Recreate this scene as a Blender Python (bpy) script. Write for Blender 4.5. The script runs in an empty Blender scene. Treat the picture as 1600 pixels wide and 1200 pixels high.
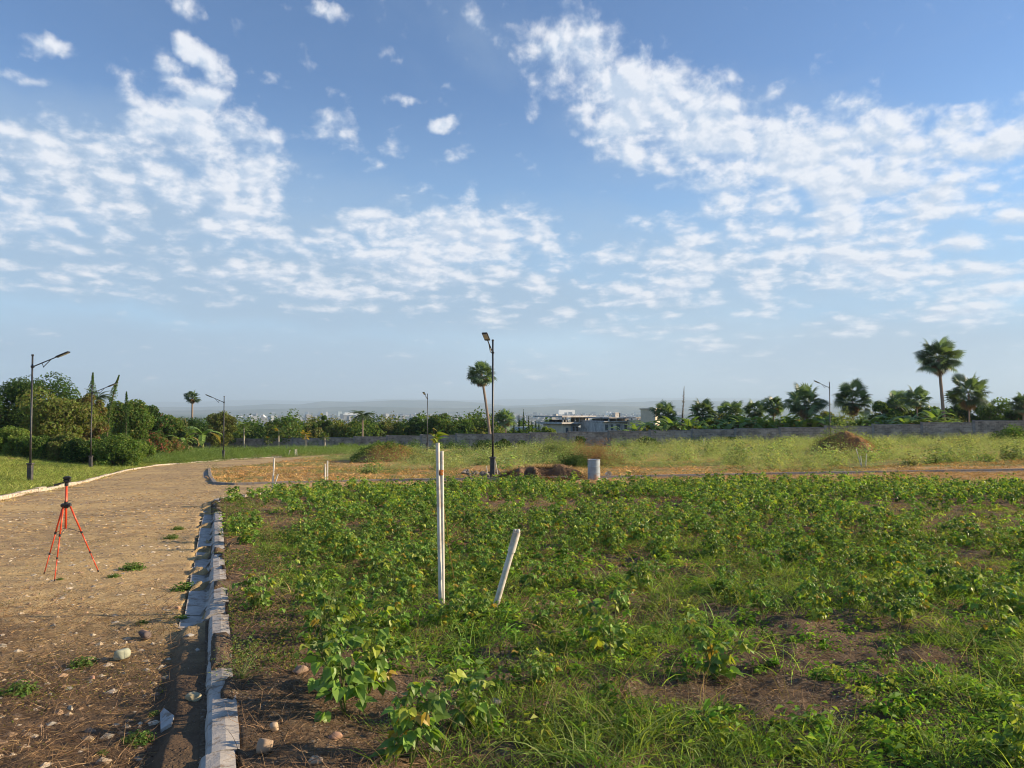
import bpy, math, random
import numpy as np
from mathutils import Vector, Matrix
C = bpy.context.scene.collection
SC = bpy.context.scene
rad = math.radians

# ---------------------------------------------------------------- camera
F = 1186.0                      # focal length in pixels of the 1600 px wide photograph
PITCH = rad(1.93)
EYE = 1.6
cam_d = bpy.data.cameras.new('camera'); cam = bpy.data.objects.new('camera', cam_d); C.objects.link(cam)
cam.location = (0, 0, EYE); cam.rotation_euler = (rad(90) + PITCH, 0, 0)
cam_d.sensor_width = 36; cam_d.lens = 36 * F / 1600; cam_d.clip_start = 0.1; cam_d.clip_end = 120000
SC.camera = cam

def ray(px, py):
    """world direction through a pixel of the photograph, with y = 1"""
    u, w = (px - 800) / F, (600 - py) / F
    y = math.cos(PITCH) - math.sin(PITCH) * w; z = math.sin(PITCH) + math.cos(PITCH) * w
    return Vector((u / y, 1, z / y))

# ---------------------------------------------------------------- light, sky, exposure
SUN_EL, SUN_AZ = rad(21), rad(85)       # azimuth clockwise from +Y: the sun stands to the right
sd = bpy.data.lights.new('sun', 'SUN'); sun = bpy.data.objects.new('sun', sd); C.objects.link(sun)
sd.energy = 5.0; sd.angle = rad(0.55); sd.color = (1, 0.79, 0.53)
to_sun = Vector((math.sin(SUN_AZ) * math.cos(SUN_EL), math.cos(SUN_AZ) * math.cos(SUN_EL), math.sin(SUN_EL)))
sun.rotation_euler = to_sun.to_track_quat('Z', 'Y').to_euler()
SC.view_settings.view_transform = 'Standard'; SC.view_settings.look = 'None'
SC.view_settings.gamma = 1; SC.view_settings.exposure = 0.88
SC.view_settings.use_curve_mapping = False
SC.cycles.use_denoising = True; SC.cycles.pixel_filter_type = 'BLACKMAN_HARRIS'; SC.cycles.filter_width = 1.05
SC.cycles.max_bounces = 6; SC.cycles.diffuse_bounces = 3; SC.cycles.glossy_bounces = 2
SC.cycles.transmission_bounces = 4; SC.cycles.volume_bounces = 0; SC.cycles.transparent_max_bounces = 4
SC.cycles.sample_clamp_indirect = 4

class NT:
    """short hand for building node trees"""
    def __init__(s, tree): s.t = tree; s.n = tree.nodes; s.l = tree.links
    def add(s, kind, **kw):
        n = s.n.new(kind)
        for k, v in kw.items(): setattr(n, k, v)
        return n
    def put(s, sock, v):
        if v is None: return
        if isinstance(v, bpy.types.NodeSocket): s.l.new(v, sock)
        else:
            if isinstance(v, tuple) and len(v) == 3 and sock.type == 'RGBA': v = v + (1,)
            sock.default_value = v
    def math(s, op, a, b=None, c=None, clamp=False):
        n = s.add('ShaderNodeMath', operation=op); n.use_clamp = clamp
        s.put(n.inputs[0], a); s.put(n.inputs[1], b)
        if c is not None: s.put(n.inputs[2], c)
        return n.outputs[0]
    def vmath(s, op, a, b=None):
        n = s.add('ShaderNodeVectorMath', operation=op); s.put(n.inputs[0], a)
        if b is not None: s.put(n.inputs[1], b)
        return n.outputs[0]
    def ramp(s, v, lo, hi, a=0.0, b=1.0, smooth=True):
        n = s.add('ShaderNodeMapRange', interpolation_type='SMOOTHSTEP' if smooth else 'LINEAR')
        for i, x in enumerate((v, lo, hi, a, b)): s.put(n.inputs[i], x)
        return n.outputs[0]
    def mix(s, f, a, b, blend='MIX'):
        n = s.add('ShaderNodeMix', data_type='RGBA', blend_type=blend)
        s.put(n.inputs[0], f); s.put(n.inputs[6], a); s.put(n.inputs[7], b)
        return n.outputs[2]
    def noise(s, vec, scale, detail=4, rough=0.5, dist=0.0, out=0, dim='3D'):
        n = s.add('ShaderNodeTexNoise', noise_dimensions=dim)
        s.put(n.inputs['Vector'], vec); s.put(n.inputs['Scale'], scale); s.put(n.inputs['Detail'], detail)
        s.put(n.inputs['Roughness'], rough); s.put(n.inputs['Distortion'], dist)
        return n.outputs[out]
    def comb(s, x, y, z=0.0):
        n = s.add('ShaderNodeCombineXYZ')
        for i, v in enumerate((x, y, z)): s.put(n.inputs[i], v)
        return n.outputs[0]

# clouds: (px, py, rx, ry, tilt in degrees, weight) of each patch of altocumulus, turned into compass direction and height
CLOUDS = [
 (330,212,115,60,18,.92),(205,160,66,18,15,.62),(385,270,100,55,25,1.0),(180,262,260,54,8,.74),(50,345,170,85,0,.62),
 (310,312,190,46,15,.80),(505,205,56,26,-15,.75),(425,216,60,16,0,.62),(20,240,40,20,0,.8),
 (690,368,190,42,5,1.0),(640,405,250,46,5,.74),(420,372,300,40,5,.52),(560,452,340,40,3,.72),(825,360,75,34,10,.8),
 (810,430,110,28,12,.7),(895,395,38,12,0,.75),(740,322,16,26,0,.6),
 (70,74,42,16,5,.85),(140,99,52,14,5,.68),(60,119,60,9,5,.55),(318,90,42,22,25,.95),(515,25,28,15,0,.72),(760,42,44,22,30,.65),
 (300,12,40,22,40,.55),(645,4,40,14,20,.6),(688,190,36,12,-8,.85),(624,158,38,9,-8,.7),(664,147,34,8,0,.65),(706,143,22,8,0,.6),(573,258,18,14,0,.6),
 (838,135,32,38,0,.9),(868,60,60,22,10,.72),(955,130,135,64,30,1.0),(1062,150,120,52,15,.85),(1150,122,20,36,-20,.65),
 (1222,145,55,18,-20,.75),(1090,205,200,62,14,1.0),(1290,235,180,60,8,1.05),(1010,237,110,22,15,.75),(1430,240,75,34,10,.9),
 (1375,176,90,22,8,.85),(1310,155,42,16,0,.75),(1490,157,28,8,0,.8),(1515,192,110,28,-8,.85),(1580,218,95,38,-8,.95),
 (1150,312,110,34,10,.9),(1350,300,130,50,10,1.0),(1300,350,90,44,0,.9),(1592,335,48,20,0,.95),
 (1110,398,180,50,10,.82),(1330,398,240,50,8,.86),(1520,432,140,42,12,.88),(1070,462,160,34,5,.75),(920,441,30,11,0,.85),
 (1490,493,62,17,3,.8),(1350,507,80,16,-5,.68),(1050,520,130,16,3,.5),(300,395,190,30,5,.5),
 (797,576,18,13,20,.72),(865,588,60,13,5,.62),(945,575,16,16,0,.5),(193,586,14,12,20,.66),(248,590,12,10,0,.6),(705,594,14,9,0,.62),(1090,545,60,14,0,.45),
]
VEIL = [  # thin sheets
 (250,330,420,110,6,.9),(520,455,560,60,3,1.35),(450,490,500,30,3,1.1),(900,510,520,26,3,.9),(100,420,300,60,3,.5),(1250,420,520,90,5,.8),(300,555,620,60,1,1.1),(1350,540,520,70,-1,.9),
 (1100,560,500,40,-1,.6),(150,280,330,90,6,.9),(1200,240,300,90,12,.55),(760,40,160,60,30,.35)]
world = bpy.data.worlds.new('World'); SC.world = world; world.use_nodes = True
w = NT(world.node_tree); w.n.clear()
sky = w.add('ShaderNodeTexSky', sky_type='NISHITA'); sky.sun_disc = False
sky.sun_elevation = SUN_EL; sky.sun_rotation = SUN_AZ; sky.altitude = 200; sky.air_density = 1.0; sky.dust_density = 0.0; sky.ozone_density = 2.0
tc = w.add('ShaderNodeTexCoord').outputs['Generated']
sp = w.add('ShaderNodeSeparateXYZ'); w.put(sp.inputs[0], tc); X, Y, Z = sp.outputs
az = w.math('ARCTAN2', X, Y); el = w.math('ARCSINE', Z)
ae = w.comb(az, el)
warp = w.noise(ae, 14, 5, .6, 0, 1)          # ragged outlines for the patches
ae_w = w.vmath('ADD', ae, w.vmath('MULTIPLY', w.vmath('SUBTRACT', warp, (.5, .5, .5)), (.075, .045, 0)))
def patches(lst):
    tot = None
    for px, py, rx, ry, rot, wt in lst:
        d = ray(px, py).normalized()
        m = w.add('ShaderNodeMapping', vector_type='TEXTURE'); w.put(m.inputs[0], ae_w)
        m.inputs[1].default_value = (math.atan2(d.x, d.y), math.asin(d.z), 0)
        m.inputs[2].default_value = (0, 0, -rad(rot)); m.inputs[3].default_value = (1.35 * rx / F, 1.35 * ry / F, 1)
        g = w.add('ShaderNodeTexGradient', gradient_type='SPHERICAL'); w.put(g.inputs[0], m.outputs[0])
        v = w.math('MULTIPLY', w.math('POWER', g.outputs[1], .5), wt * (.9 if rx < 60 else 1))
        tot = v if tot is None else w.math('SMOOTH_MAX', tot, v, .12)
    return tot
cov = patches(CLOUDS); veil = patches(VEIL)
zp = w.math('MAXIMUM', Z, 0.0)
pl = w.comb(w.math('MULTIPLY', az, 1.7), w.math('MULTIPLY', w.math('LOGARITHM', w.math('ADD', zp, .11), math.e), 1.15), 0)   # the deck seen from below: puffs flatten towards the horizon
def puff(vec):
    big = w.noise(vec, 3.0, 2, .5, .2, dim='2D')
    fine = w.noise(vec, 12, 7, .60, .15, dim='2D')
    wv = w.vmath('ADD', vec, w.vmath('MULTIPLY', w.vmath('SUBTRACT', w.noise(vec, 13, 3, .6, 0, 1, dim='2D'), (.5, .5, .5)), (.09, .09, 0)))
    vo = w.add('ShaderNodeTexVoronoi', voronoi_dimensions='2D', feature='SMOOTH_F1'); w.put(vo.inputs['Vector'], wv); vo.inputs['Scale'].default_value = 15; vo.inputs['Smoothness'].default_value = .35
    cell = w.math('SUBTRACT', .62, vo.outputs['Distance'])
    return w.math('ADD', w.math('ADD', w.math('MULTIPLY', big, .42), w.math('MULTIPLY', fine, .66)), w.math('MULTIPLY', cell, .30))
n0 = puff(pl); n1 = puff(w.vmath('ADD', pl, (.016, .020, 0)))
dens = w.math('ADD', w.math('MULTIPLY', w.math('SUBTRACT', n0, .600), 1.9), w.math('SUBTRACT', w.math('MULTIPLY', cov, 1.02), .42))
alpha = w.ramp(dens, -.13, .60)
lit = w.ramp(w.math('SUBTRACT', n0, n1), -.13, .13)                   # side of each puff that faces the sun
thick = w.ramp(dens, .25, .85)
soft = w.noise(pl, 1.3, 6, .6, .4, dim='2D')
vsoft = w.math('MULTIPLY', w.ramp(w.math('ADD', w.math('MULTIPLY', soft, .9), w.math('MULTIPLY', veil, .75)), .50, 1.25), .70)
low = w.noise(w.vmath('MULTIPLY', ae, (1, 5, 1)), 3.2, 5, .6, .5, dim='2D')     # the far cloud bank that lies along the horizon
bank = w.math('MULTIPLY', w.ramp(w.math('ADD', el, w.math('MULTIPLY', w.math('SUBTRACT', low, .5), .14)), rad(9.5), rad(1.5)), w.ramp(low, .15, .75, .62, 1.0))
white = w.mix(lit, (4.1, 4.8, 5.8), (6.3, 6.4, 6.7))
shade = w.mix(w.math('MULTIPLY', w.math('MULTIPLY', thick, .55), w.math('SUBTRACT', 1.0, w.math('MULTIPLY', lit, .6))), white, (3.3, 4.1, 5.3))
hs = w.add('ShaderNodeHueSaturation'); w.put(hs.inputs['Color'], sky.outputs[0]); hs.inputs['Saturation'].default_value = 1.0; hs.inputs['Value'].default_value = 1.0; skyc = w.mix(1.0, hs.outputs[0], (0.80, 0.94, 1.12), 'MULTIPLY')
east = w.ramp(az, rad(-40), rad(50))
bankc = w.mix(east, (3.5, 4.9, 6.2), (5.2, 5.8, 6.1))
pale = w.mix(w.math('MULTIPLY', w.ramp(el, rad(24), rad(3)), .62), skyc, (3.0, 4.7, 6.3))
c0 = w.mix(w.math('MULTIPLY', bank, .93), pale, bankc)
c1 = w.mix(vsoft, c0, (2.7, 3.5, 4.5))
c2 = w.mix(w.math('MULTIPLY', alpha, .97), c1, shade)
bg = w.add('ShaderNodeBackground'); w.put(bg.inputs[0], c2); bg.inputs[1].default_value = 0.083
w.l.new(bg.outputs[0], w.add('ShaderNodeOutputWorld').inputs[0])

# ---------------------------------------------------------------- small mesh kit (numpy)
RNG = np.random.default_rng(11)
def vnoise(x, y, s, seed=0):
    """smooth value noise in 0..1 with cells of s metres"""
    x = np.asarray(x, float) / s + 1000.5; y = np.asarray(y, float) / s + 1000.5
    xi = np.floor(x).astype(np.int64); yi = np.floor(y).astype(np.int64); fx = x - xi; fy = y - yi
    fx = fx * fx * (3 - 2 * fx); fy = fy * fy * (3 - 2 * fy)
    def h(a, b):
        n = (a * 374761393 + b * 668265263 + seed * 982451653) & 0xffffffff
        n = ((n ^ (n >> 13)) * 1274126177) & 0xffffffff
        return ((n ^ (n >> 16)) & 0xffff) / 65535.0
    return (h(xi, yi) * (1 - fx) + h(xi + 1, yi) * fx) * (1 - fy) + (h(xi, yi + 1) * (1 - fx) + h(xi + 1, yi + 1) * fx) * fy
def fbm(x, y, s, n=4, seed=0, g=.5):
    t = 0; a = 1; tot = 0
    for i in range(n):
        t = t + a * vnoise(x, y, s / 2 ** i, seed + i); tot += a; a *= g
    return t / tot - .5
def sstep(a, b, x):
    t = np.clip((np.asarray(x, float) - a) / (b - a), 0, 1); return t * t * (3 - 2 * t)

class Geo:
    """collects vertices, quads, triangles and a colour per vertex; build() links them as ONE mesh object"""
    def __init__(s): s.V = []; s.Q = []; s.T = []; s.C = []; s.n = 0
    def add(s, V, Q=None, T=None, col=(1, 1, 1)):
        V = np.asarray(V, float).reshape(-1, 3); k = len(V)
        s.V.append(V)
        if Q is not None and len(Q): s.Q.append(np.asarray(Q, np.int64).reshape(-1, 4) + s.n)
        if T is not None and len(T): s.T.append(np.asarray(T, np.int64).reshape(-1, 3) + s.n)
        c = np.asarray(col, float)
        s.C.append(np.broadcast_to(c, (k, 3)) if c.ndim == 1 else c)
        s.n += k; return s
    def arrays(s):
        V = np.concatenate(s.V) if s.V else np.zeros((0, 3))
        Q = np.concatenate(s.Q) if s.Q else np.zeros((0, 4), np.int64); T = np.concatenate(s.T) if s.T else np.zeros((0, 3), np.int64)
        return V, Q, T, np.concatenate(s.C)
    def mesh(s, name, mat, smooth=False):
        V, Q, T, Cc = s.arrays()
        me = bpy.data.meshes.new(name); me.vertices.add(len(V)); me.vertices.foreach_set('co', V.astype(np.float32).ravel())
        nl = len(Q) * 4 + len(T) * 3; me.loops.add(nl)
        me.loops.foreach_set('vertex_index', np.concatenate([Q.ravel(), T.ravel()]).astype(np.int32))
        tot = np.concatenate([np.full(len(Q), 4), np.full(len(T), 3)]).astype(np.int32)
        st = np.concatenate([[0], np.cumsum(tot)[:-1]]).astype(np.int32) if len(tot) else tot
        me.polygons.add(len(tot)); me.polygons.foreach_set('loop_start', st)
        me.polygons.foreach_set('use_smooth', np.full(len(tot), bool(smooth)))
        me.update(calc_edges=True); me.validate()
        at = me.color_attributes.new('col', 'FLOAT_COLOR', 'POINT')
        if len(at.data) == len(Cc): at.data.foreach_set('color', np.concatenate([Cc, np.ones((len(Cc), 1))], 1).astype(np.float32).ravel())
        me.materials.append(mat); return me
    def build(s, name, mat, parent=None, smooth=False, loc=None):
        o = bpy.data.objects.new(name, s.mesh(name, mat, smooth)); C.objects.link(o)
        if parent: o.parent = parent
        if loc is not None: o.location = loc
        return o

def tag(o, label=None, cat=None, group=None, kind=None):
    if label: o['label'] = label
    if cat: o['category'] = cat
    if group: o['group'] = group
    if kind: o['kind'] = kind
    return o
def thing(name, label, cat, loc=(0, 0, 0), rz=0.0, group=None):
    o = bpy.data.objects.new(name, None); C.objects.link(o); o.empty_display_size = .2
    o.location = loc; o.rotation_euler = (0, 0, rz); return tag(o, label, cat, group)
def copy_tree(o, parent=None):
    c = o.copy(); C.objects.link(c)
    if parent: c.parent = parent
    for ch in list(o.children): copy_tree(ch, c)
    return c

def tube(path, radii, n=8, cap=True):
    P = [Vector(p) for p in path]; m = len(P)
    if not hasattr(radii, '__len__'): radii = [radii] * m
    V = []; Q = []; T = []
    for i, p in enumerate(P):
        d = (P[min(i + 1, m - 1)] - P[max(i - 1, 0)]).normalized()
        a = Vector((1, 0, 0)) if abs(d.x) < .8 else Vector((0, 1, 0))
        u = d.cross(a).normalized(); v = d.cross(u).normalized()
        for k in range(n):
            t = 2 * math.pi * k / n; V.append(p + (u * math.cos(t) + v * math.sin(t)) * radii[i])
    for i in range(m - 1):
        for k in range(n): Q.append((i * n + k, i * n + (k + 1) % n, (i + 1) * n + (k + 1) % n, (i + 1) * n + k))
    if cap:
        for i in (0, m - 1):
            b = len(V); V.append(P[i])
            for k in range(n):
                t = (i * n + k, i * n + (k + 1) % n, b); T.append(t if i else t[::-1])
    return [tuple(v) for v in V], Q, T
def boxa(c, s, rz=0.0, bev=0.0):
    """box centred at c; with bev its vertical and horizontal edges are chamfered"""
    hx, hy, hz = s[0] / 2, s[1] / 2, s[2] / 2
    if bev <= 0:
        V = [(x * hx, y * hy, z * hz) for z in (-1, 1) for x, y in ((-1, -1), (1, -1), (1, 1), (-1, 1))]
        Q = [(3, 2, 1, 0), (4, 5, 6, 7), (0, 1, 5, 4), (1, 2, 6, 5), (2, 3, 7, 6), (3, 0, 4, 7)]
    else:
        V = []; Q = []
        for z, k in ((-hz, bev), (-hz + bev, 0), (hz - bev, 0), (hz, bev)):
            ax, ay = hx - k, hy - k
            V += [(-ax + bev, -ay, z), (ax - bev, -ay, z), (ax, -ay + bev, z), (ax, ay - bev, z), (ax - bev, ay, z), (-ax + bev, ay, z), (-ax, ay - bev, z), (-ax, -ay + bev, z)]
        for i in range(3): Q += [(i * 8 + k, i * 8 + (k + 1) % 8, i * 8 + 8 + (k + 1) % 8, i * 8 + 8 + k) for k in range(8)]
        Q += [(24, 25, 26, 27), (24, 27, 28, 31), (28, 29, 30, 31), (3, 2, 1, 0), (7, 4, 3, 0), (7, 6, 5, 4)]
    cs, sn = math.cos(rz), math.sin(rz)
    return [(c[0] + x * cs - y * sn, c[1] + x * sn + y * cs, c[2] + z) for x, y, z in V], Q

def blades(P, D, L, W, bend, seg=3, rng=RNG, col=(1, 1, 1), cvar=.15, tipcol=None):
    """n curved tapering blades: root P, start direction D (unit), length L, width W, gravity bend; returns V, Q, colours"""
    n = len(P); L = np.broadcast_to(L, n); W = np.broadcast_to(W, n); bend = np.broadcast_to(bend, n)
    t = np.linspace(0, 1, seg + 1)
    side = np.cross(D, rng.normal(size=(n, 3))); side /= np.linalg.norm(side, axis=1, keepdims=True) + 1e-9
    c = P[:, None, :] + D[:, None, :] * (L[:, None] * t)[:, :, None]
    hor = D.copy(); hor[:, 2] = 0; hor /= np.linalg.norm(hor, axis=1, keepdims=True) + 1e-6
    c = c + hor[:, None, :] * (bend * L)[:, None, None] * (t ** 2)[None, :, None] * .6
    c[:, :, 2] -= (bend * L)[:, None] * (t ** 2.2)[None, :] * .75
    wd = (W[:, None] * (1 - t * .92)[None, :] * np.minimum(1, .55 + t * 1.6)[None, :])[:, :, None] * side[:, None, :] * .5
    V = np.stack([c - wd, c + wd], 2).reshape(-1, 3)
    k = (seg + 1) * 2; base = (np.arange(n) * k)[:, None]
    q = np.concatenate([[[2 * i, 2 * i + 1, 2 * i + 3, 2 * i + 2]] for i in range(seg)])
    Q = (base[:, None, :] + q[None]).reshape(-1, 4)
    cc = np.asarray(col, float) if np.ndim(col) == 1 else np.asarray(col)[:, None, :]
    cc = cc * (1 + cvar * rng.normal(size=(n, 1, 1)))
    cc = np.broadcast_to(np.clip(cc, .005, 1), (n, seg + 1, 3)).copy()
    if tipcol is not None: cc = cc * (1 - t[None, :, None] ** 2) + np.asarray(tipcol) * t[None, :, None] ** 2
    return V, Q, np.repeat(cc.reshape(-1, 3), 2, axis=0)

def leafcards(P, Nrm, size, rng=RNG, aspect=.55, col=(.1, .2, .05), cvar=.2, fold=.18):
    """one pointed, folded leaf (two quads) at each P facing Nrm"""
    n = len(P); size = np.broadcast_to(size, n)[:, None]
    Nrm = Nrm / (np.linalg.norm(Nrm, axis=1, keepdims=True) + 1e-9)
    t = np.cross(Nrm, rng.normal(size=(n, 3))); t /= np.linalg.norm(t, axis=1, keepdims=True) + 1e-9
    b = np.cross(Nrm, t)
    a0 = P - t * size * .5; a1 = P + t * size * .5 - Nrm * size * .12; l = P - b * size * aspect * .5 + Nrm * size * fold - t * size * .08; r = P + b * size * aspect * .5 + Nrm * size * fold - t * size * .08
    V = np.stack([a0, l, a1, r], 1).reshape(-1, 3)
    i = np.arange(n) * 4
    T = np.concatenate([np.stack([i, i + 2, i + 1], 1), np.stack([i, i + 3, i + 2], 1)])
    c = np.asarray(col, float); c = np.broadcast_to(c, (n, 3)) * (1 + cvar * rng.normal(size=(n, 1)))
    c = c * (1 + .08 * rng.normal(size=(n, 3)))
    return V, T, np.repeat(np.clip(c, .004, 1), 4, axis=0)

def scatter(tmpl, P, rz, sc, rng=RNG, tilt=.0, cmul=None, squash=None):
    """many copies of a template (V, Q, T, col) in one set of arrays"""
    V, Q, T, Cc = tmpl; n = len(P); k = len(V)
    sc = np.broadcast_to(sc, n)[:, None]; cs, sn = np.cos(rz), np.sin(rz)
    X = V[None, :, 0] * cs[:, None] - V[None, :, 1] * sn[:, None]; Y = V[None, :, 0] * sn[:, None] + V[None, :, 1] * cs[:, None]; Z = np.broadcast_to(V[None, :, 2], X.shape)
    if tilt: X = X + Z * (tilt * rng.normal(size=(n, 1))); Y = Y + Z * (tilt * rng.normal(size=(n, 1)))
    zs = sc if squash is None else sc * squash[:, None]
    W = np.stack([X * sc, Y * sc, Z * zs], 2) + P[:, None, :]
    off = (np.arange(n) * k)[:, None, None]
    cc = np.broadcast_to(Cc[None], (n, k, 3))
    if cmul is not None: cc = cc * cmul[:, None, :]
    return W.reshape(-1, 3), (Q[None] + off).reshape(-1, 4), (T[None] + off).reshape(-1, 3), cc.reshape(-1, 3)

def rock(r, seed, sq=(1, 1, .7), sub=3, rough=.22):
    import bmesh
    bm = bmesh.new(); bmesh.ops.create_icosphere(bm, subdivisions=sub, radius=1)
    V = np.array([v.co[:] for v in bm.verts]); T = np.array([[v.index for v in f.verts] for f in bm.faces]); bm.free()
    rg = np.random.default_rng(seed)
    for k in range(12):                                   # flat facets broken off a round stone
        d = rg.normal(size=3); d /= np.linalg.norm(d); c = rg.uniform(.5, .85); h = V @ d
        V = V - np.outer(np.maximum(h - c, 0) * .95, d)
    V = V * (1 + rough * fbm(V[:, 0] + V[:, 2] * .7, V[:, 1] - V[:, 2] * .6, .9, 4, seed)[:, None])
    return V * np.array(sq) * r, T

# ---------------------------------------------------------------- materials
def mat(name, fn):
    m = bpy.data.materials.new(name); m.use_nodes = True; t = NT(m.node_tree); t.n.clear()
    out = t.add('ShaderNodeOutputMaterial'); t.l.new(fn(t), out.inputs[0]); return m
def principled(t, col, rough=.8, spec=.3, metal=0.0, bump=None, bstr=.3, bdist=.02):
    p = t.add('ShaderNodeBsdfPrincipled'); t.put(p.inputs['Base Color'], col); t.put(p.inputs['Roughness'], rough)
    t.put(p.inputs['Specular IOR Level'], spec); t.put(p.inputs['Metallic'], metal)
    if bump is not None:
        b = t.add('ShaderNodeBump'); b.inputs['Strength'].default_value = bstr; b.inputs['Distance'].default_value = bdist
        t.put(b.inputs['Height'], bump); t.l.new(b.outputs[0], p.inputs['Normal'])
    return p.outputs[0]
def attr(t): n = t.add('ShaderNodeAttribute'); n.attribute_name = 'col'; return n.outputs['Color']
def objco(t): return t.add('ShaderNodeTexCoord').outputs['Object']
def geopos(t): return t.add('ShaderNodeNewGeometry').outputs['Position']
def leafmat(name, trans=.35, rough=.5, spec=.35, tint=(1, 1, 1)):
    def f(t):
        c = t.mix(1.0, attr(t), tint, 'MULTIPLY')
        tr = t.add('ShaderNodeBsdfTranslucent'); t.put(tr.inputs[0], t.mix(1.0, c, (1.5, 1.45, .55), 'MULTIPLY'))
        mx = t.add('ShaderNodeMixShader'); mx.inputs[0].default_value = trans
        t.l.new(principled(t, c, rough, spec), mx.inputs[1]); t.l.new(tr.outputs[0], mx.inputs[2]); return mx.outputs[0]
    return mat(name, f)
def paint(name, col, rough=.5, metal=0.0, var=.15, scale=20, spec=.4, dirt=None, dirt_amt=.0, bstr=.1, mud=0.0):
    def f(t):
        n = t.noise(objco(t), scale, 5, .6)
        c = t.mix(t.ramp(n, .3, .7), tuple(x * (1 - var) for x in col), tuple(min(1, x * (1 + var)) for x in col))
        if dirt: c = t.mix(t.math('MULTIPLY', t.ramp(t.noise(objco(t), scale * .35, 6, .7), .5, .62), dirt_amt), c, dirt)
        if mud:      # soil splashed up the foot of the thing
            sp_ = t.add('ShaderNodeSeparateXYZ'); t.put(sp_.inputs[0], objco(t)); k = t.ramp(t.math('ADD', sp_.outputs[2], t.math('MULTIPLY', n, .22)), mud + .12, .06)
            c = t.mix(t.math('MULTIPLY', k, .85), c, (.16, .11, .07))
        return principled(t, c, rough, spec, metal, n, bstr, .01)
    return mat(name, f)
def vcol(name, rough=.8, spec=.25, nscale=8, namt=.25, bstr=.3, bdist=.02):
    def f(t):
        n = t.noise(geopos(t), nscale, 5, .6)
        c = t.mix(1.0, attr(t), t.mix(n, (1 - namt,) * 3, (1 + namt,) * 3), 'MULTIPLY')
        return principled(t, c, rough, spec, 0, n, bstr, bdist)
    return mat(name, f)
LEAF = leafmat('leaf', .42, .6, .2); LEAFG = leafmat('glossy_leaf', .38, .45, .38); STRAW = leafmat('straw', .15, .8, .1)
BARK = vcol('bark', .9, .1, 12, .3, .5, .03); STONE = vcol('stone', .85, .25, 25, .22, .4, .01)

# ---------------------------------------------------------------- lie of the land
HY = np.array([-200, -50, 0, 32, 55, 68, 90, 110, 140, 300, 700, 1500, 3000, 90000.])
HZ = np.array([6, 1.6, 0, -1.3, -2.15, -2.5, -2.95, -3.9, -5.2, -12, -27, -44, -46, -46.])
def hb(x, y):
    """height of the land without clods"""
    x = np.asarray(x, float); y = np.asarray(y, float)
    z = (np.interp(y - 3, HY, HZ) + np.interp(y, HY, HZ) + np.interp(y + 3, HY, HZ)) / 3
    z = z + .018 * np.clip(x, -90, 90) * sstep(8, 40, y) * (1 - sstep(150, 400, y))
    return z
def gnd0(px, py, f=hb):
    r = ray(px, py); lo, hi = 2.0, 400.0; d = lo
    while d < hi:
        if EYE + r.z * d < float(f(r.x * d, d)): break
        d *= 1.01
    a, b = d / 1.01, d
    for _ in range(30):
        m = (a + b) / 2
        if EYE + r.z * m < float(f(r.x * m, m)): b = m
        else: a = m
    return np.array([r.x * b, b])
KL = np.array([gnd0(*p) for p in ((50, 770), (100, 760), (160, 746), (200, 735), (243, 728), (300, 723.5), (350, 719), (400, 716), (440, 714.5))])
d0 = KL[0] - KL[1]; KL = np.vstack([KL[0] + d0 * 6, KL])               # left kerb, running off to the left
GU = np.array([[-1.67 + .3885 * 12, 4.12 - 12], [-7.84, 20.0]])        # kerb and gutter beside the crop
FK = np.array([gnd0(*p) for p in ((326, 733), (327, 745), (334, 756), (360, 758), (600, 752), (930, 747.5), (1200, 742), (1480, 737.5))])
FK = np.vstack([FK, FK[-1] + (FK[-1] - FK[-2]) * 2])
CE = np.array([gnd0(*p) for p in ((345, 783), (420, 772), (600, 760), (930, 756), (1200, 755), (1500, 757))])        # far edge of the crop
CE = np.vstack([CE, CE[-1] + (CE[-1] - CE[-2]) * 3])
def seg_dist(x, y, L, signed=False):
    best = np.full(np.shape(x), 1e9); sg = np.ones(np.shape(x)); al = np.zeros(np.shape(x)); acc = 0
    for a, b in zip(L[:-1], L[1:]):
        d = b - a; l = np.hypot(*d); t = np.clip(((x - a[0]) * d[0] + (y - a[1]) * d[1]) / l ** 2, 0, 1)
        dx = x - a[0] - t * d[0]; dy = y - a[1] - t * d[1]; r = np.hypot(dx, dy); m = r < best
        best = np.where(m, r, best); sg = np.where(m, np.sign(d[0] * dy - d[1] * dx), sg); al = np.where(m, acc + t * l, al); acc += l
    return (best * sg if signed else best), al
def inside(x, y, poly):
    r = np.zeros(np.shape(x), bool); n = len(poly)
    for i in range(n):
        (x0, y0), (x1, y1) = poly[i], poly[(i + 1) % n]
        if y0 == y1: continue
        r ^= ((y0 > y) != (y1 > y)) & (x < (x1 - x0) * (y - y0) / (y1 - y0) + x0)
    return r
ROAD = np.vstack([KL[0] + (0, -60), KL, [KL[-1] + (4, 4)], FK, [FK[-1] + (40, -12)], CE[::-1], GU[::-1]])
FIELD = np.vstack([GU, CE, [CE[-1] + (10, -60)], [GU[0] + (20, -10)]])
def bank(x, y):
    d, _ = seg_dist(x, y, KL, True)              # positive on the far side of the left kerb
    return 1.15 * sstep(1.5, 16, d) * (1 - sstep(62, 80, y)) * sstep(-5, 20, y) * (x < 0)
def gut(x, y):
    """signed distance right of the gutter line and distance along it"""
    a, b = GU; d = (b - a) / np.hypot(*(b - a)); return (x - a[0]) * d[1] - (y - a[1]) * d[0], (x - a[0]) * d[0] + (y - a[1]) * d[1]
GL = float(np.hypot(*(GU[1] - GU[0])))
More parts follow.
